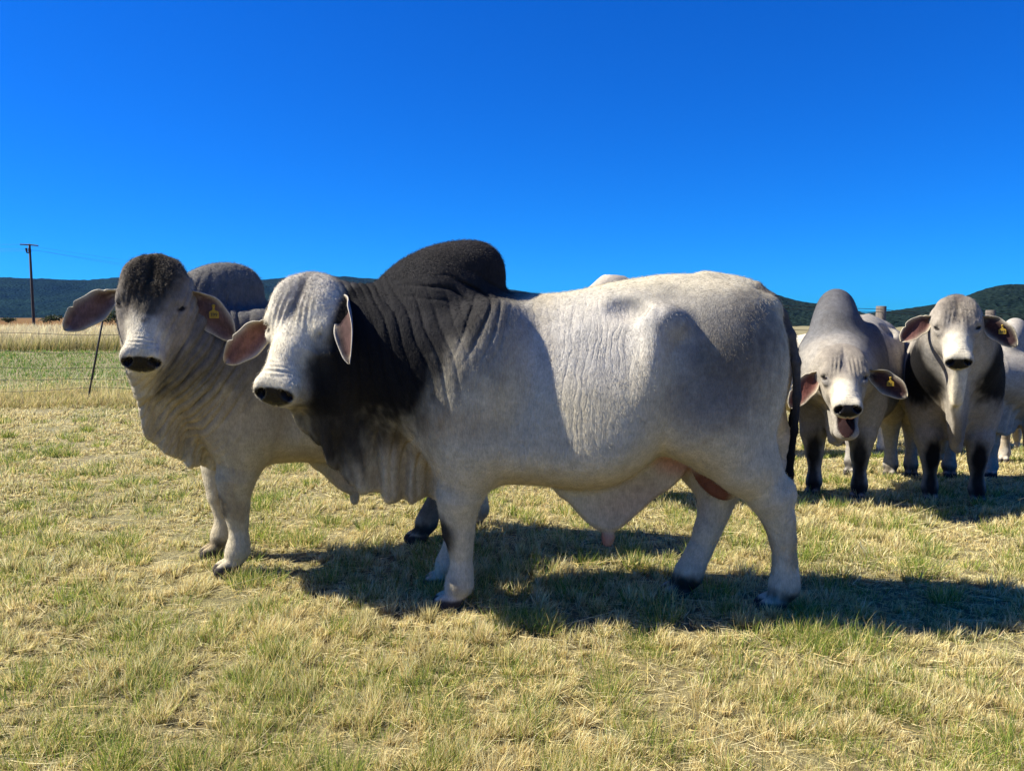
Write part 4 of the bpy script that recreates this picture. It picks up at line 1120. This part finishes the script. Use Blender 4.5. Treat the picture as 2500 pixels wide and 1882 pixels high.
def scatter(n, x0, x1, y0, y1, r, power=1.0):
    """density falls with distance as y**-power"""
    u = r.random(n)
    if power == 1: y = y0*(y1/y0)**u
    else:
        a = 1-power; y = (y0**a + u*(y1**a - y0**a))**(1/a)
    x = (r.random(n)*2-1)*(0.78*y + 0.9)
    return x, y
# note: x spread grows with y, so areal density ~ y**-(power+1)

GREEN = np.array([0.24, 0.30, 0.045]); DGREEN = np.array([0.085, 0.15, 0.03]); STRAW = np.array([0.80, 0.63, 0.25])
PALE = np.array([0.92, 0.80, 0.44]); OLIVE = np.array([0.52, 0.46, 0.10]); RUST = np.array([0.42, 0.26, 0.11])

def blades(name, n, region, hgt, wid, r, mixf, lean=0.5, bend=0.5, power=1.0, seg=3, label=None, zf=ground_z, clump=0.0, mat=None, tipw=0.5):
    x0, x1, y0, y1 = region
    x, y = scatter(n, x0, x1, y0, y1, r, power)
    k = (x > x0) & (x < x1)
    if name == 'pasture_grass':                      # worn spots between the tufts
        k &= r.random(n) > 0.45*sstep(0.22, 0.55, patch(x, y, 2.0, 66))
    x, y = x[k], y[k]; n = len(x)
    if clump:
        cx = np.floor(x/clump + 0.5*vnoise(x*3, y*3, x*0, 5)); cy = np.floor(y/clump + 0.5*vnoise(x*3, y*3, x*0, 6))
        ox = (_hash(cx, cy, cx*0, 1))*0.35*clump; oy = (_hash(cx, cy, cx*0, 2))*0.35*clump
        tx, ty = (cx+0.5)*clump + ox, (cy+0.5)*clump + oy
        pull = 0.75*r.random(n)**0.7
        cellh = 0.45 + 0.75*(0.5 + 0.5*_hash(cx, cy, cx*0, 3))**1.3; cellc = _hash(cx, cy, cx*0, 4)
        dx0, dy0 = x-tx, y-ty
        x, y = x - dx0*pull, y - dy0*pull
    else: dx0 = dy0 = np.zeros(n)
    L = hgt(x, y, r); w = wid(x, y, r)
    if clump: L = L*cellh*1.25
    a = r.random(n)*2*math.pi
    ln = lean*(0.3 + r.random(n))
    D = np.stack([np.cos(a)*ln + dx0*6.0*bool(clump) + 0.10, np.sin(a)*ln + dy0*6.0*bool(clump), np.ones(n)], 1)
    P = np.stack([x, y, zf(x, y) - 0.004], 1)
    C = mixf(x, y, r)
    C = C*(0.72 + 0.56*r.random((n, 1)))
    if clump: C = C*(1 + 0.22*cellc[:, None]*np.array([[1.0, 0.75, 1.2]]))
    C4 = np.concatenate([np.clip(C, 0, 1), np.ones((n, 1))], 1)
    v, q, t, c = strands(P, D, L, w, C4, bend, int(r.integers(1e6)), seg)
    # pale tip; base darkened and tip brightened, shade and light put into the colour
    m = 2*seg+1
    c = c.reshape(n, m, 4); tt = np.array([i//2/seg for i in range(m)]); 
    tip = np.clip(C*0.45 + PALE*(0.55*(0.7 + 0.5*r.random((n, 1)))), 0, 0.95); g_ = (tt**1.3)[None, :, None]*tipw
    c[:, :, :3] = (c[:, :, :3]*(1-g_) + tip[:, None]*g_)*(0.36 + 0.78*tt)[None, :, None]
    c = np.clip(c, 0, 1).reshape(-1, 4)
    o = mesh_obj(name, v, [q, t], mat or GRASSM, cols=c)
    tag(o, label, 'grass', kind='stuff')
    return o

def patch(x, y, s, seed): return fbm(x*s, y*s, x*0, 3, seed)
def pasture_mix(x, y, r):
    n = len(x)
    g = 0.5 + 1.3*patch(x, y, 0.9, 70) + 0.9*patch(x, y, 3.6, 71)       # green share
    g = np.clip(g*0.75 - 0.06, 0.05, 0.85)
    u = r.random(n)
    C = np.where((u < g)[:, None], np.where((r.random(n) < 0.55)[:, None], OLIVE, GREEN*1.25), STRAW)
    p = r.random(n)
    C = np.where((p < 0.27)[:, None], PALE, C); C = np.where(((p > 0.94))[:, None], RUST, C); C = np.where(((p > 0.30) & (p < 0.30 + 0.30*np.clip(g-0.5, 0, 1)))[:, None], DGREEN, C)
    return C
def h_short(x, y, r):
    t = 0.5 + 0.8*patch(x, y, 2.3, 80) + 0.9*patch(x, y, 8, 81)
    return (0.020 + 0.042*np.clip(t, 0, 1.4))*(0.5 + 0.8*r.random(len(x)))
def w_dist(k): return lambda x, y, r: k*(0.6 + 0.8*r.random(len(x)))*np.clip(y/3.0, 0.75, 3.5)

gr_r = np.random.default_rng(21)
Q = GRASS_Q
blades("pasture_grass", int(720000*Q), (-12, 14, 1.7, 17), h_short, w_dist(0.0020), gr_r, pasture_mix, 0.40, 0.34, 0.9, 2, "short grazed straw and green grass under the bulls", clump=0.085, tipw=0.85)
# green tussocks
def tuft_mix(x, y, r):
    u = r.random((len(x), 1))
    return np.where(u < 0.55, GREEN*1.1, np.where(u < 0.8, DGREEN, STRAW))
def tufts(n, r):
    cx, cy = scatter(n, 0, 0, 1.95, 10, r, 1.0)
    xs, ys, ls, dx, dy = [], [], [], [], []
    for a, b in zip(cx, cy):
        m = int(r.integers(60, 170)); R = 0.05 + 0.07*r.random()
        th = r.random(m)*2*math.pi; rr = R*np.sqrt(r.random(m))
        xs.append(a + rr*np.cos(th)); ys.append(b + rr*np.sin(th)); dx.append(rr*np.cos(th)/R); dy.append(rr*np.sin(th)/R)
        ls.append((0.06 + 0.06*r.random())*(0.5 + 0.6*r.random(m)))
    x, y, L, dx, dy = map(np.concatenate, (xs, ys, ls, dx, dy)); n = len(x)
    D = np.stack([dx*0.5 + r.normal(size=n)*0.2, dy*0.5 + r.normal(size=n)*0.2, np.ones(n)], 1)
    C = tuft_mix(x, y, r)*(0.7 + 0.6*r.random((n, 1)))
    v, q, t, c = strands(np.stack([x, y, ground_z(x, y)-0.003], 1), D, L, 0.0012*np.clip(y/3, 0.8, 3)*(0.7 + 0.6*r.random(n)), np.concatenate([C, np.ones((n, 1))], 1), 0.45, 3, 3)
    tag(mesh_obj("grass_tussocks", v, [q, t], GRASSM, cols=c), "greener upright tussocks scattered through the grazed pasture", 'grass', kind='stuff')
tufts(int(900*min(1, Q*1.2)), gr_r)
# loose straw lying flat
def straw_lying(n, r):
    x, y = scatter(n, 0, 0, 1.95, 11, r, 1.0)
    L = 0.025 + 0.055*r.random(n) + (r.random(n) < 0.12)*0.10*r.random(n) + (r.random(n) < 0.008)*0.28
    a = r.normal(size=n)*0.9 + np.where(r.random(n) < 0.5, 0, math.pi)
    D = np.stack([np.cos(a), np.sin(a)*0.8, 0.05 + 0.18*r.random(n)], 1)
    z = ground_z(x, y) + 0.003 + 0.022*r.random(n)
    C = np.where(r.random((n, 1)) < 0.6, PALE, STRAW)*(0.75 + 0.4*r.random((n, 1)))
    v, q, t, c = strands(np.stack([x, y, z], 1), D, L, 0.0010*np.clip(y/3, 0.8, 3)*(0.6 + 0.7*r.random(n)), np.concatenate([np.clip(C, 0, 1), np.ones((n, 1))], 1), 0.22, 4, 4)
    tag(mesh_obj("straw", v, [q, t], GRASSM, cols=c), "pale dry straw stalks lying loose on the pasture", 'straw', kind='stuff')
straw_lying(int(60000*Q), gr_r)

# ------------------------------------------------------------------ left: uncut verge, green strip, tan grass field
Y_F = 12.0
def verge_mix(x, y, r):
    u = r.random((len(x), 1))
    return np.where(u < 0.5, STRAW*0.95, np.where(u < 0.75, OLIVE, np.where(u < 0.85, RUST, GREEN)))
def h_verge(x, y, r): return (0.10 + 0.14*np.clip(0.5 + patch(x, y, 1.5, 90), 0, 1))*(0.5 + 0.8*r.random(len(x)))
blades("verge_grass", int(42000*Q), (-13, -2.0, 11.2, 13.6), h_verge, lambda x, y, r: 0.0035*(0.6 + 0.8*r.random(len(x))), gr_r, verge_mix, 0.45, 0.5, 1.0, 3, "longer dry grass left uncut along the wire fence")
def green_mix(x, y, r):
    u = r.random((len(x), 1))
    return np.where(u < 0.85, np.array([[0.15, 0.30, 0.035]]), np.where(u < 0.93, OLIVE*0.95, STRAW*0.8))
blades("green_strip_grass", int(85000*Q), (-22, -1.5, 13.2, 30.5), lambda x, y, r: 0.09*(0.5 + 0.9*r.random(len(x))), lambda x, y, r: 0.0055*(0.6 + 0.8*r.random(len(x)))*(y/16), gr_r, green_mix, 0.5, 0.5, 0.9, 2, "bright green grass strip beyond the wire fence", tipw=0.12)
def seed_mix(x, y, r):
    u = r.random((len(x), 1))
    return np.where(u < 0.7, PALE, STRAW)
blades("seed_stalks", int(900), (-12, -2.5, 11.4, 14.5), lambda x, y, r: 0.22 + 0.34*r.random(len(x)), lambda x, y, r: 0.004*(0.6 + 0.8*r.random(len(x))), gr_r, seed_mix, 0.35, 0.35, 1.0, 4, "tall pale seed stalks standing along the wire fence")
def tan_mix(x, y, r):
    u = r.random((len(x), 1)); f = np.clip((y-31)/6, 0, 1)[:, None]
    lo = np.where(u < 0.45, OLIVE*0.7, np.where(u < 0.8, STRAW*0.6, DGREEN))
    hi = np.where(u < 0.55, np.array([[0.60, 0.47, 0.29]]), np.where(u < 0.85, PALE, STRAW))
    return lo*(1-f) + hi*f
blades("tall_tan_grass", int(95000*Q), (-58, -4, 30, 78), lambda x, y, r: (0.55 + 0.35*np.clip(0.5 + patch(x, y, 0.25, 95), 0, 1))*(0.6 + 0.6*r.random(len(x))), lambda x, y, r: 0.010*(0.6 + 0.8*r.random(len(x)))*(y/32), gr_r, tan_mix, 0.30, 0.4, 1.4, 3, "tall tan seeding grass field in front of the hills")

# ------------------------------------------------------------------ far land
def strip_mat(name, c1, c2, sc):
    M = Mat(name); n = M.noise(M.mapped(M.obj(), (1, 0.3, 1)), sc, 6, 0.65)
    M.b.inputs['Specular IOR Level'].default_value = 0.0
    return M.set(Base_Color=M.ramp(n, [(0.3, c1), (0.7, c2)]), Roughness=0.95)
fl = grid_obj("field", np.linspace(-1500, -8, 60), np.array([78., 100., 120., 180., 260., 400., 700., 1100., 1500.]), lambda x, y: ground_z(x, y) + 0.30*np.clip((y-80)/60, -0.1, 1), strip_mat("field_soil", (0.13, 0.075, 0.035), (0.20, 0.125, 0.06), 0.02))
tag(fl, kind='structure')

HF = 1878.0
def elev(py): return math.tan(math.atan((941-py)/HF) - PITCH)
def azx(px): return (px-1250)/HF
def hill_material(name, c1, c2, c3, sc=0.02):
    M = Mat(name); ob = M.obj()
    n1 = M.noise(ob, sc*0.35, 5, 0.6); n2 = M.noise(ob, sc*3.5, 6, 0.7)
    vo = M.new("TexVoronoi"); vo.inputs['Scale'].default_value = sc*6; M.link(ob, vo.inputs['Vector'])
    c = M.ramp(n1, [(0.35, c1), (0.65, c2)])
    c = M.mix(M.ramp(n2, [(0.55, 0.0), (0.75, 0.5)]), c, c3)
    c = M.mix(1.0, c, M.ramp(vo.outputs['Distance'], [(0.1, 1.25), (0.8, 0.55)]), 'MULTIPLY')
    b = M.bump(vo.outputs['Distance'], 0.9, 8.0, M.bump(n2, 0.7, 10.0))
    M.b.inputs['Specular IOR Level'].default_value = 0.0
    return M.set(Base_Color=c, Roughness=1.0, Normal=b)

def ridge(name, sky, D, depth, mat, base=0.0, rough=1.0, seed=0, nx=420, ny=90):
    """terrain whose crest follows the skyline (px, py) when seen from the pasture"""
    px = np.array([p[0] for p in sky], float); py = np.array([p[1] for p in sky], float)
    f = curve([(a, elev(b)) for a, b in zip(px, py)], 1500)
    u = np.linspace(px[0], px[-1], nx); X = azx(u)*D
    crest = f(u)*D + EYE
    V = []
    T = np.linspace(0, 1.35, ny)
    for t in T:
        y = D - depth*(1-t)
        prof = np.where(t <= 1, t**1.25*(1 + 0.15*math.sin(t*math.pi)), 1 - (t-1)*1.6)
        z = base + (crest-base)*prof
        gul = fbm(X/ (D*0.07) + 0.6*t, np.full_like(X, t*2.3), X*0, 4, seed)
        z = z + crest*0.22*rough*gul*np.sin(min(t, 1)*math.pi)**0.8
        z = z + D*0.0011*fbm(X/(D*0.006), np.full_like(X, t*30), X*0, 3, seed+9)*min(1, t*3)*(1 if t < 1.1 else 0.3)
        V.append(np.stack([X*(y/D)*1.0, np.full_like(X, y), z], 1))
    V = np.stack(V, 1).reshape(-1, 3)
    i, j = np.meshgrid(np.arange(nx-1), np.arange(ny-1), indexing='ij')
    F = np.stack([i*ny+j, (i+1)*ny+j, (i+1)*ny+j+1, i*ny+j+1], -1).reshape(-1, 4)
    o = mesh_obj(name, V, F, mat); tag(o, kind='structure')
    return o
HL = hill_material("hill_bush_haze_blue", (0.008, 0.020, 0.030), (0.016, 0.036, 0.034), (0.030, 0.050, 0.030))  # haze blue of the distance is mixed into these bush colours
HR = hill_material("hill_bush_green", (0.014, 0.028, 0.026), (0.024, 0.042, 0.034), (0.05, 0.056, 0.040), 0.03)  # green bush with some blue of the distant air painted in
ridge("hills", [(-900, 700), (-400, 672), (0, 678), (120, 681), (200, 684), (300, 678), (440, 681), (520, 684), (600, 684), (680, 680), (760, 674), (800, 674), (860, 676), (920, 681), (1000, 690), (1120, 690), (1200, 700), (1290, 714), (1400, 735), (1600, 760), (1800, 772)], 3000, 1500, HL, -4, 0.8, 3)
ridge("hills", [(-900, 735), (-200, 740), (20, 742), (110, 733), (200, 716), (330, 706), (500, 712), (700, 735), (1000, 765)], 2200, 900, HL, -2, 0.6, 8)
ridge("hills", [(1250, 770), (1450, 745), (1600, 722), (1700, 706), (1800, 700), (1870, 712), (1900, 722), (1950, 736), (1995, 742), (2060, 752), (2110, 765), (2250, 774)], 1700, 1350, HR, -8, 0.6, 5)
ridge("hills", [(1900, 775), (2050, 768), (2150, 761), (2220, 752), (2290, 740), (2340, 728), (2380, 712), (2420, 700), (2450, 695), (2520, 694), (2600, 698), (2800, 712), (3100, 735), (3500, 765)], 1300, 1080, HR, -8, 0.6, 6)

# bush line at the foot of the hills
def leaf_ball(c, R, n, r, colr):
    p = r.normal(size=(n, 3)); p /= np.linalg.norm(p, axis=1, keepdims=True)
    p = p*(0.55 + 0.45*r.random((n, 1)))*R*np.array([1.3, 1, 0.8]) + c
    return p
def bush_row(name, items, label, r):
    M = GRASSM
    for k, (x, y, w, h) in enumerate(items):
        n = 420
        lob = r.random((6, 3))*np.array([1.6, 0.8, 0.7]) - np.array([0.8, 0.4, 0])
        q = lob[r.integers(0, 6, n)]*np.array([w*0.5, w*0.4, h]) + r.normal(size=(n, 3))*np.array([w*0.13, w*0.12, h*0.13])
        P = q + np.array([x, y, 0.5 + h*0.15]); P[:, 2] = np.maximum(P[:, 2], 0.3)
        C = np.tile((0.035, 0.05, 0.022), (n, 1))*(0.5 + r.random((n, 1)))
        v, qq, t, c = strands(P, r.normal(size=(n, 3)), np.full(n, 0.30*w*0.4), np.full(n, 0.10*w*0.3), np.concatenate([C, np.ones((n, 1))], 1), 0.3, k, 2)
        # stems
        ns = 5; Ps = np.stack([x + r.normal(size=ns)*w*0.1, y + r.normal(size=ns)*w*0.1, np.full(ns, 0.0)], 1)
        v2, q2, t2, c2 = strands(Ps, r.normal(size=(ns, 3))*0.3 + np.array([0, 0, 1.0]), np.full(ns, h*0.8), np.full(ns, 0.08), np.tile((0.05, 0.04, 0.03, 1.0), (ns, 1)), 0.2, k, 2)
        o = mesh_obj(name, np.concatenate([v, v2]), [np.concatenate([qq, q2+len(v)]), np.concatenate([t, t2+len(v)])], M, cols=np.concatenate([c, c2]))
        tag(o, label[k], 'bush', 'bushes at the foot of the hills')
bush_row("bush", [(-70.5, 118, 3.0, 1.0), (-77.5, 119, 2.0, 0.7), (-66.5, 120, 2.4, 0.6), (-60.5, 118, 4.0, 2.2)],
         ["dark bush just right of the power pole foot", "small dark bush left of the power pole at the frame edge", "low thin bush partly behind the left bull's outstretched ear", "dark bush seen between the left bull's ear and face"], np.random.default_rng(4))

# ------------------------------------------------------------------ fences
def tube(pts, rad, k=6):
    pts = np.array(pts, float); n = len(pts)
    T = np.gradient(pts, axis=0); T /= np.linalg.norm(T, axis=1, keepdims=True)
    ref = np.array([0, 0, 1.0]) if abs(T[0, 2]) < 0.9 else np.array([0, 1.0, 0])
    A = np.cross(T, ref); A /= np.linalg.norm(A, axis=1, keepdims=True); B = np.cross(T, A)
    rad = np.broadcast_to(np.asarray(rad, float), (n,))
    a = np.arange(k)*2*math.pi/k
    V = pts[:, None] + rad[:, None, None]*(np.cos(a)[None, :, None]*A[:, None] + np.sin(a)[None, :, None]*B[:, None])
    i, j = np.meshgrid(np.arange(n-1), np.arange(k), indexing='ij')
    F = np.stack([i*k+j, i*k+(j+1) % k, (i+1)*k+(j+1) % k, (i+1)*k+j], -1).reshape(-1, 4)
    V = V.reshape(-1, 3)
    # end caps as fans of quads are skipped for wires; add centre discs for posts
    return V, F
def join(parts):
    V, F, o = [], [], 0
    for v, f in parts: V.append(v); F.append(f+o); o += len(v)
    return np.concatenate(V), np.concatenate(F)
def capped(pts, rad, k=18):
    """solid round post with rounded-over top"""
    pts = [list(p) for p in pts]; rad = list(rad)
    t = np.array(pts[-1]); d = unit(t - np.array(pts[-2])); r = rad[-1]
    pts += [list(t + d*r*0.06), list(t + d*r*0.08)]; rad += [r*0.9, r*0.02]
    return tube(pts, rad, k)
STEEL = simple_material("dark_steel", (0.035, 0.028, 0.025), 0.6, 0.4, 40)
WIRE = simple_material("fence_wire", (0.04, 0.034, 0.03), 0.6, 0.3); WIRE.node_tree.nodes["Principled BSDF"].inputs['Metallic'].default_value = 0.4
def wood(name, c):
    M = Mat(name); ob = M.obj(); n = M.noise(M.mapped(ob, (30, 30, 2)), 1.0, 5, 0.7)
    return M.set(Base_Color=M.ramp(n, [(0.3, tuple(k*0.5 for k in c)), (0.7, c)]), Roughness=0.85, Normal=M.bump(n, 0.8, 0.01))
WOOD = wood("weathered_wood", (0.16, 0.13, 0.10))

def at_px(px, py, Y):
    u = azx(px); v = -(py-941)/HF; t = Y/(math.cos(PITCH) + v*math.sin(PITCH))
    return np.array([u*t, Y, EYE + t*(-math.sin(PITCH) + v*math.cos(PITCH))])
fe = bpy.data.objects.new("wire_fence", None); COL.objects.link(fe); fe.location = (-6.5, Y_F, 0)
tag(fe, "thin five strand wire fence with a leaning dark steel post at left", 'fence')
def rel(v, o): return v - np.array(o.location)
b0, t0 = at_px(213, 986, Y_F), at_px(253, 770, Y_F-0.1)
v, f = capped([b0 + (b0-t0)*0.1, (b0+t0)/2, t0], [0.016, 0.016, 0.014], 8)
mesh_obj("post", rel(v, fe), f, STEEL, fe)
for k, (pa, pb) in enumerate([((-60, 813), (330, 818)), ((-60, 856), (330, 865)), ((-60, 896), (330, 900)), ((-60, 926), (330, 928)), ((-60, 966), (330, 950))]):
    a, b = at_px(*pa, Y_F), at_px(*pb, Y_F); d = b-a
    s = np.linspace(-1.2, 3.2, 90)[:, None]; pts = a + d*s
    pts[:, 2] = np.clip(pts[:, 2], 0.08 + k*0, 1.4) + 0.012*np.sin(s[:, 0]*7+k)
    if k == 4: pts = a + d*s; pts[:, 2] = 0.17 + 0.07*np.exp(-((s[:, 0]-0.78)/0.3)**2)
    v, f = tube(pts, 0.0040, 5)
    # barbs
    mesh_obj("wire", rel(v, fe), f, WIRE, fe)
# right: camp fence of round wooden posts
cf = bpy.data.objects.new("post_and_wire_fence", None); COL.objects.link(cf); cf.location = (7, 12, -0.5)
tag(cf, "fence of thick round wooden posts and wires behind the right-hand bulls", 'fence')
for px, py, Y, rr in [(2150, 748, 11.5, 0.074), (2417, 758, 12.5, 0.075), (1845, 745, 11.0, 0.07)]:
    t = at_px(px, py, Y); g = ground_z(t[0], t[1])
    v, f = capped([(t[0], Y, g-0.05), (t[0], Y, (g+t[2])/2), (t[0]+0.01, Y, t[2])], [rr*1.03, rr, rr*0.97])
    if px != 1845: mesh_obj("post", rel(v, cf), f, WOOD, cf)
pa, pb = at_px(2150, 752, 11.42), at_px(2417, 762, 12.42)
for k, dz in enumerate((-0.02, -0.06, -0.35, -0.65, -0.95)):
    s = np.linspace(-1.2, 2.2, 60)[:, None]; pts = pa + (pb-pa)*s + np.array([0, 0, dz]); pts[:, 2] -= 0.03*np.sin(np.clip(s[:, 0], 0, 1)*math.pi)
    v, f = tube(pts, 0.004, 5); mesh_obj("wire", rel(v, cf), f, WIRE, cf)

# ------------------------------------------------------------------ power pole
PY = 92.0
top = at_px(72, 596, PY); pp = bpy.data.objects.new("power_pole", None); COL.objects.link(pp); pp.location = (top[0], PY, 0)
tag(pp, "dark wooden power pole with a single crossarm standing in the far field", 'power pole')
v, f = capped([(top[0], PY, -0.3), (top[0], PY, 4), (top[0], PY, top[2])], [0.17, 0.15, 0.12], 12)
PW = wood("pole_wood", (0.06, 0.045, 0.035))
mesh_obj("pole_shaft", rel(v, pp), f, PW, pp)
a, b = at_px(49, 597, PY-0.2), at_px(93, 600, PY-0.2)
v, f = tube([a, (a+b)/2 + np.array([0, 0, 0.04]), b], 0.075, 8); mesh_obj("crossarm", rel(v, pp), f, PW, pp)
c1, c2, c3 = at_px(70, 618, PY-0.2), at_px(65, 614, PY-0.2), at_px(64, 606, PY-0.2)
v, f = tube([c1, at_px(66, 617, PY-0.2), c2, c3], [0.06, 0.08, 0.10, 0.12], 8); mesh_obj("bracket", rel(v, pp), f, PW, pp)
v, f = tube([at_px(72, 604, PY-0.25), at_px(72, 609, PY-0.25), at_px(73, 616, PY-0.25)], [0.10, 0.17, 0.16], 8); mesh_obj("insulator", rel(v, pp), f, STEEL, pp)
LINE = simple_material("power_line", (0.05, 0.05, 0.055), 0.5)
for k, (pts) in enumerate([[(-420, 590), (49, 597), (800, 690)], [(-420, 604), (66, 608), (800, 700)], [(-420, 612), (93, 612), (800, 716)]]):
    A = [at_px(pts[0][0], pts[0][1], 92), at_px(pts[1][0], pts[1][1], 91.8), at_px(pts[2][0], pts[2][1], 178)]
    P = []
    for i in range(2):
        for s in np.linspace(0, 1, 24)[(1 if i else 0):]:
            q = A[i]*(1-s) + A[i+1]*s; q = q.copy(); q[2] -= 1.2*s*(1-s)*4*0.5*(1.0 if i else 0.2); P.append(q)
    v, f = tube(P, 0.008, 4)
    mesh_obj("wire", rel(v, pp), f, LINE, pp)

# ------------------------------------------------------------------ air
hz_m = bpy.data.materials.new("air"); hz_m.use_nodes = True
hn, hl = hz_m.node_tree.nodes, hz_m.node_tree.links; hn.clear()
ho = hn.new("ShaderNodeOutputMaterial"); hp_ = hn.new("ShaderNodeVolumePrincipled")
hp_.inputs['Color'].default_value = (0.15, 0.42, 1.0, 1); hp_.inputs['Density'].default_value = HAZE
hp_.inputs['Anisotropy'].default_value = 0.2
hl.new(hp_.outputs['Volume'], ho.inputs['Volume'])
hx0, hx1, hy0, hy1, hz0, hz1 = -2600, 2600, -70, 4700, -12, 260
hv = np.array([[a, b, c] for a in (hx0, hx1) for b in (hy0, hy1) for c in (hz0, hz1)], float)
hf_ = np.array([[0, 1, 3, 2], [4, 6, 7, 5], [0, 4, 5, 1], [2, 3, 7, 6], [0, 2, 6, 4], [1, 5, 7, 3]])
hb = mesh_obj("haze", hv, hf_, hz_m, smooth=False); tag(hb, kind='stuff')
for i, sp in enumerate(SPECS):
    if ONLY is None or i in ONLY: build_bull(sp)
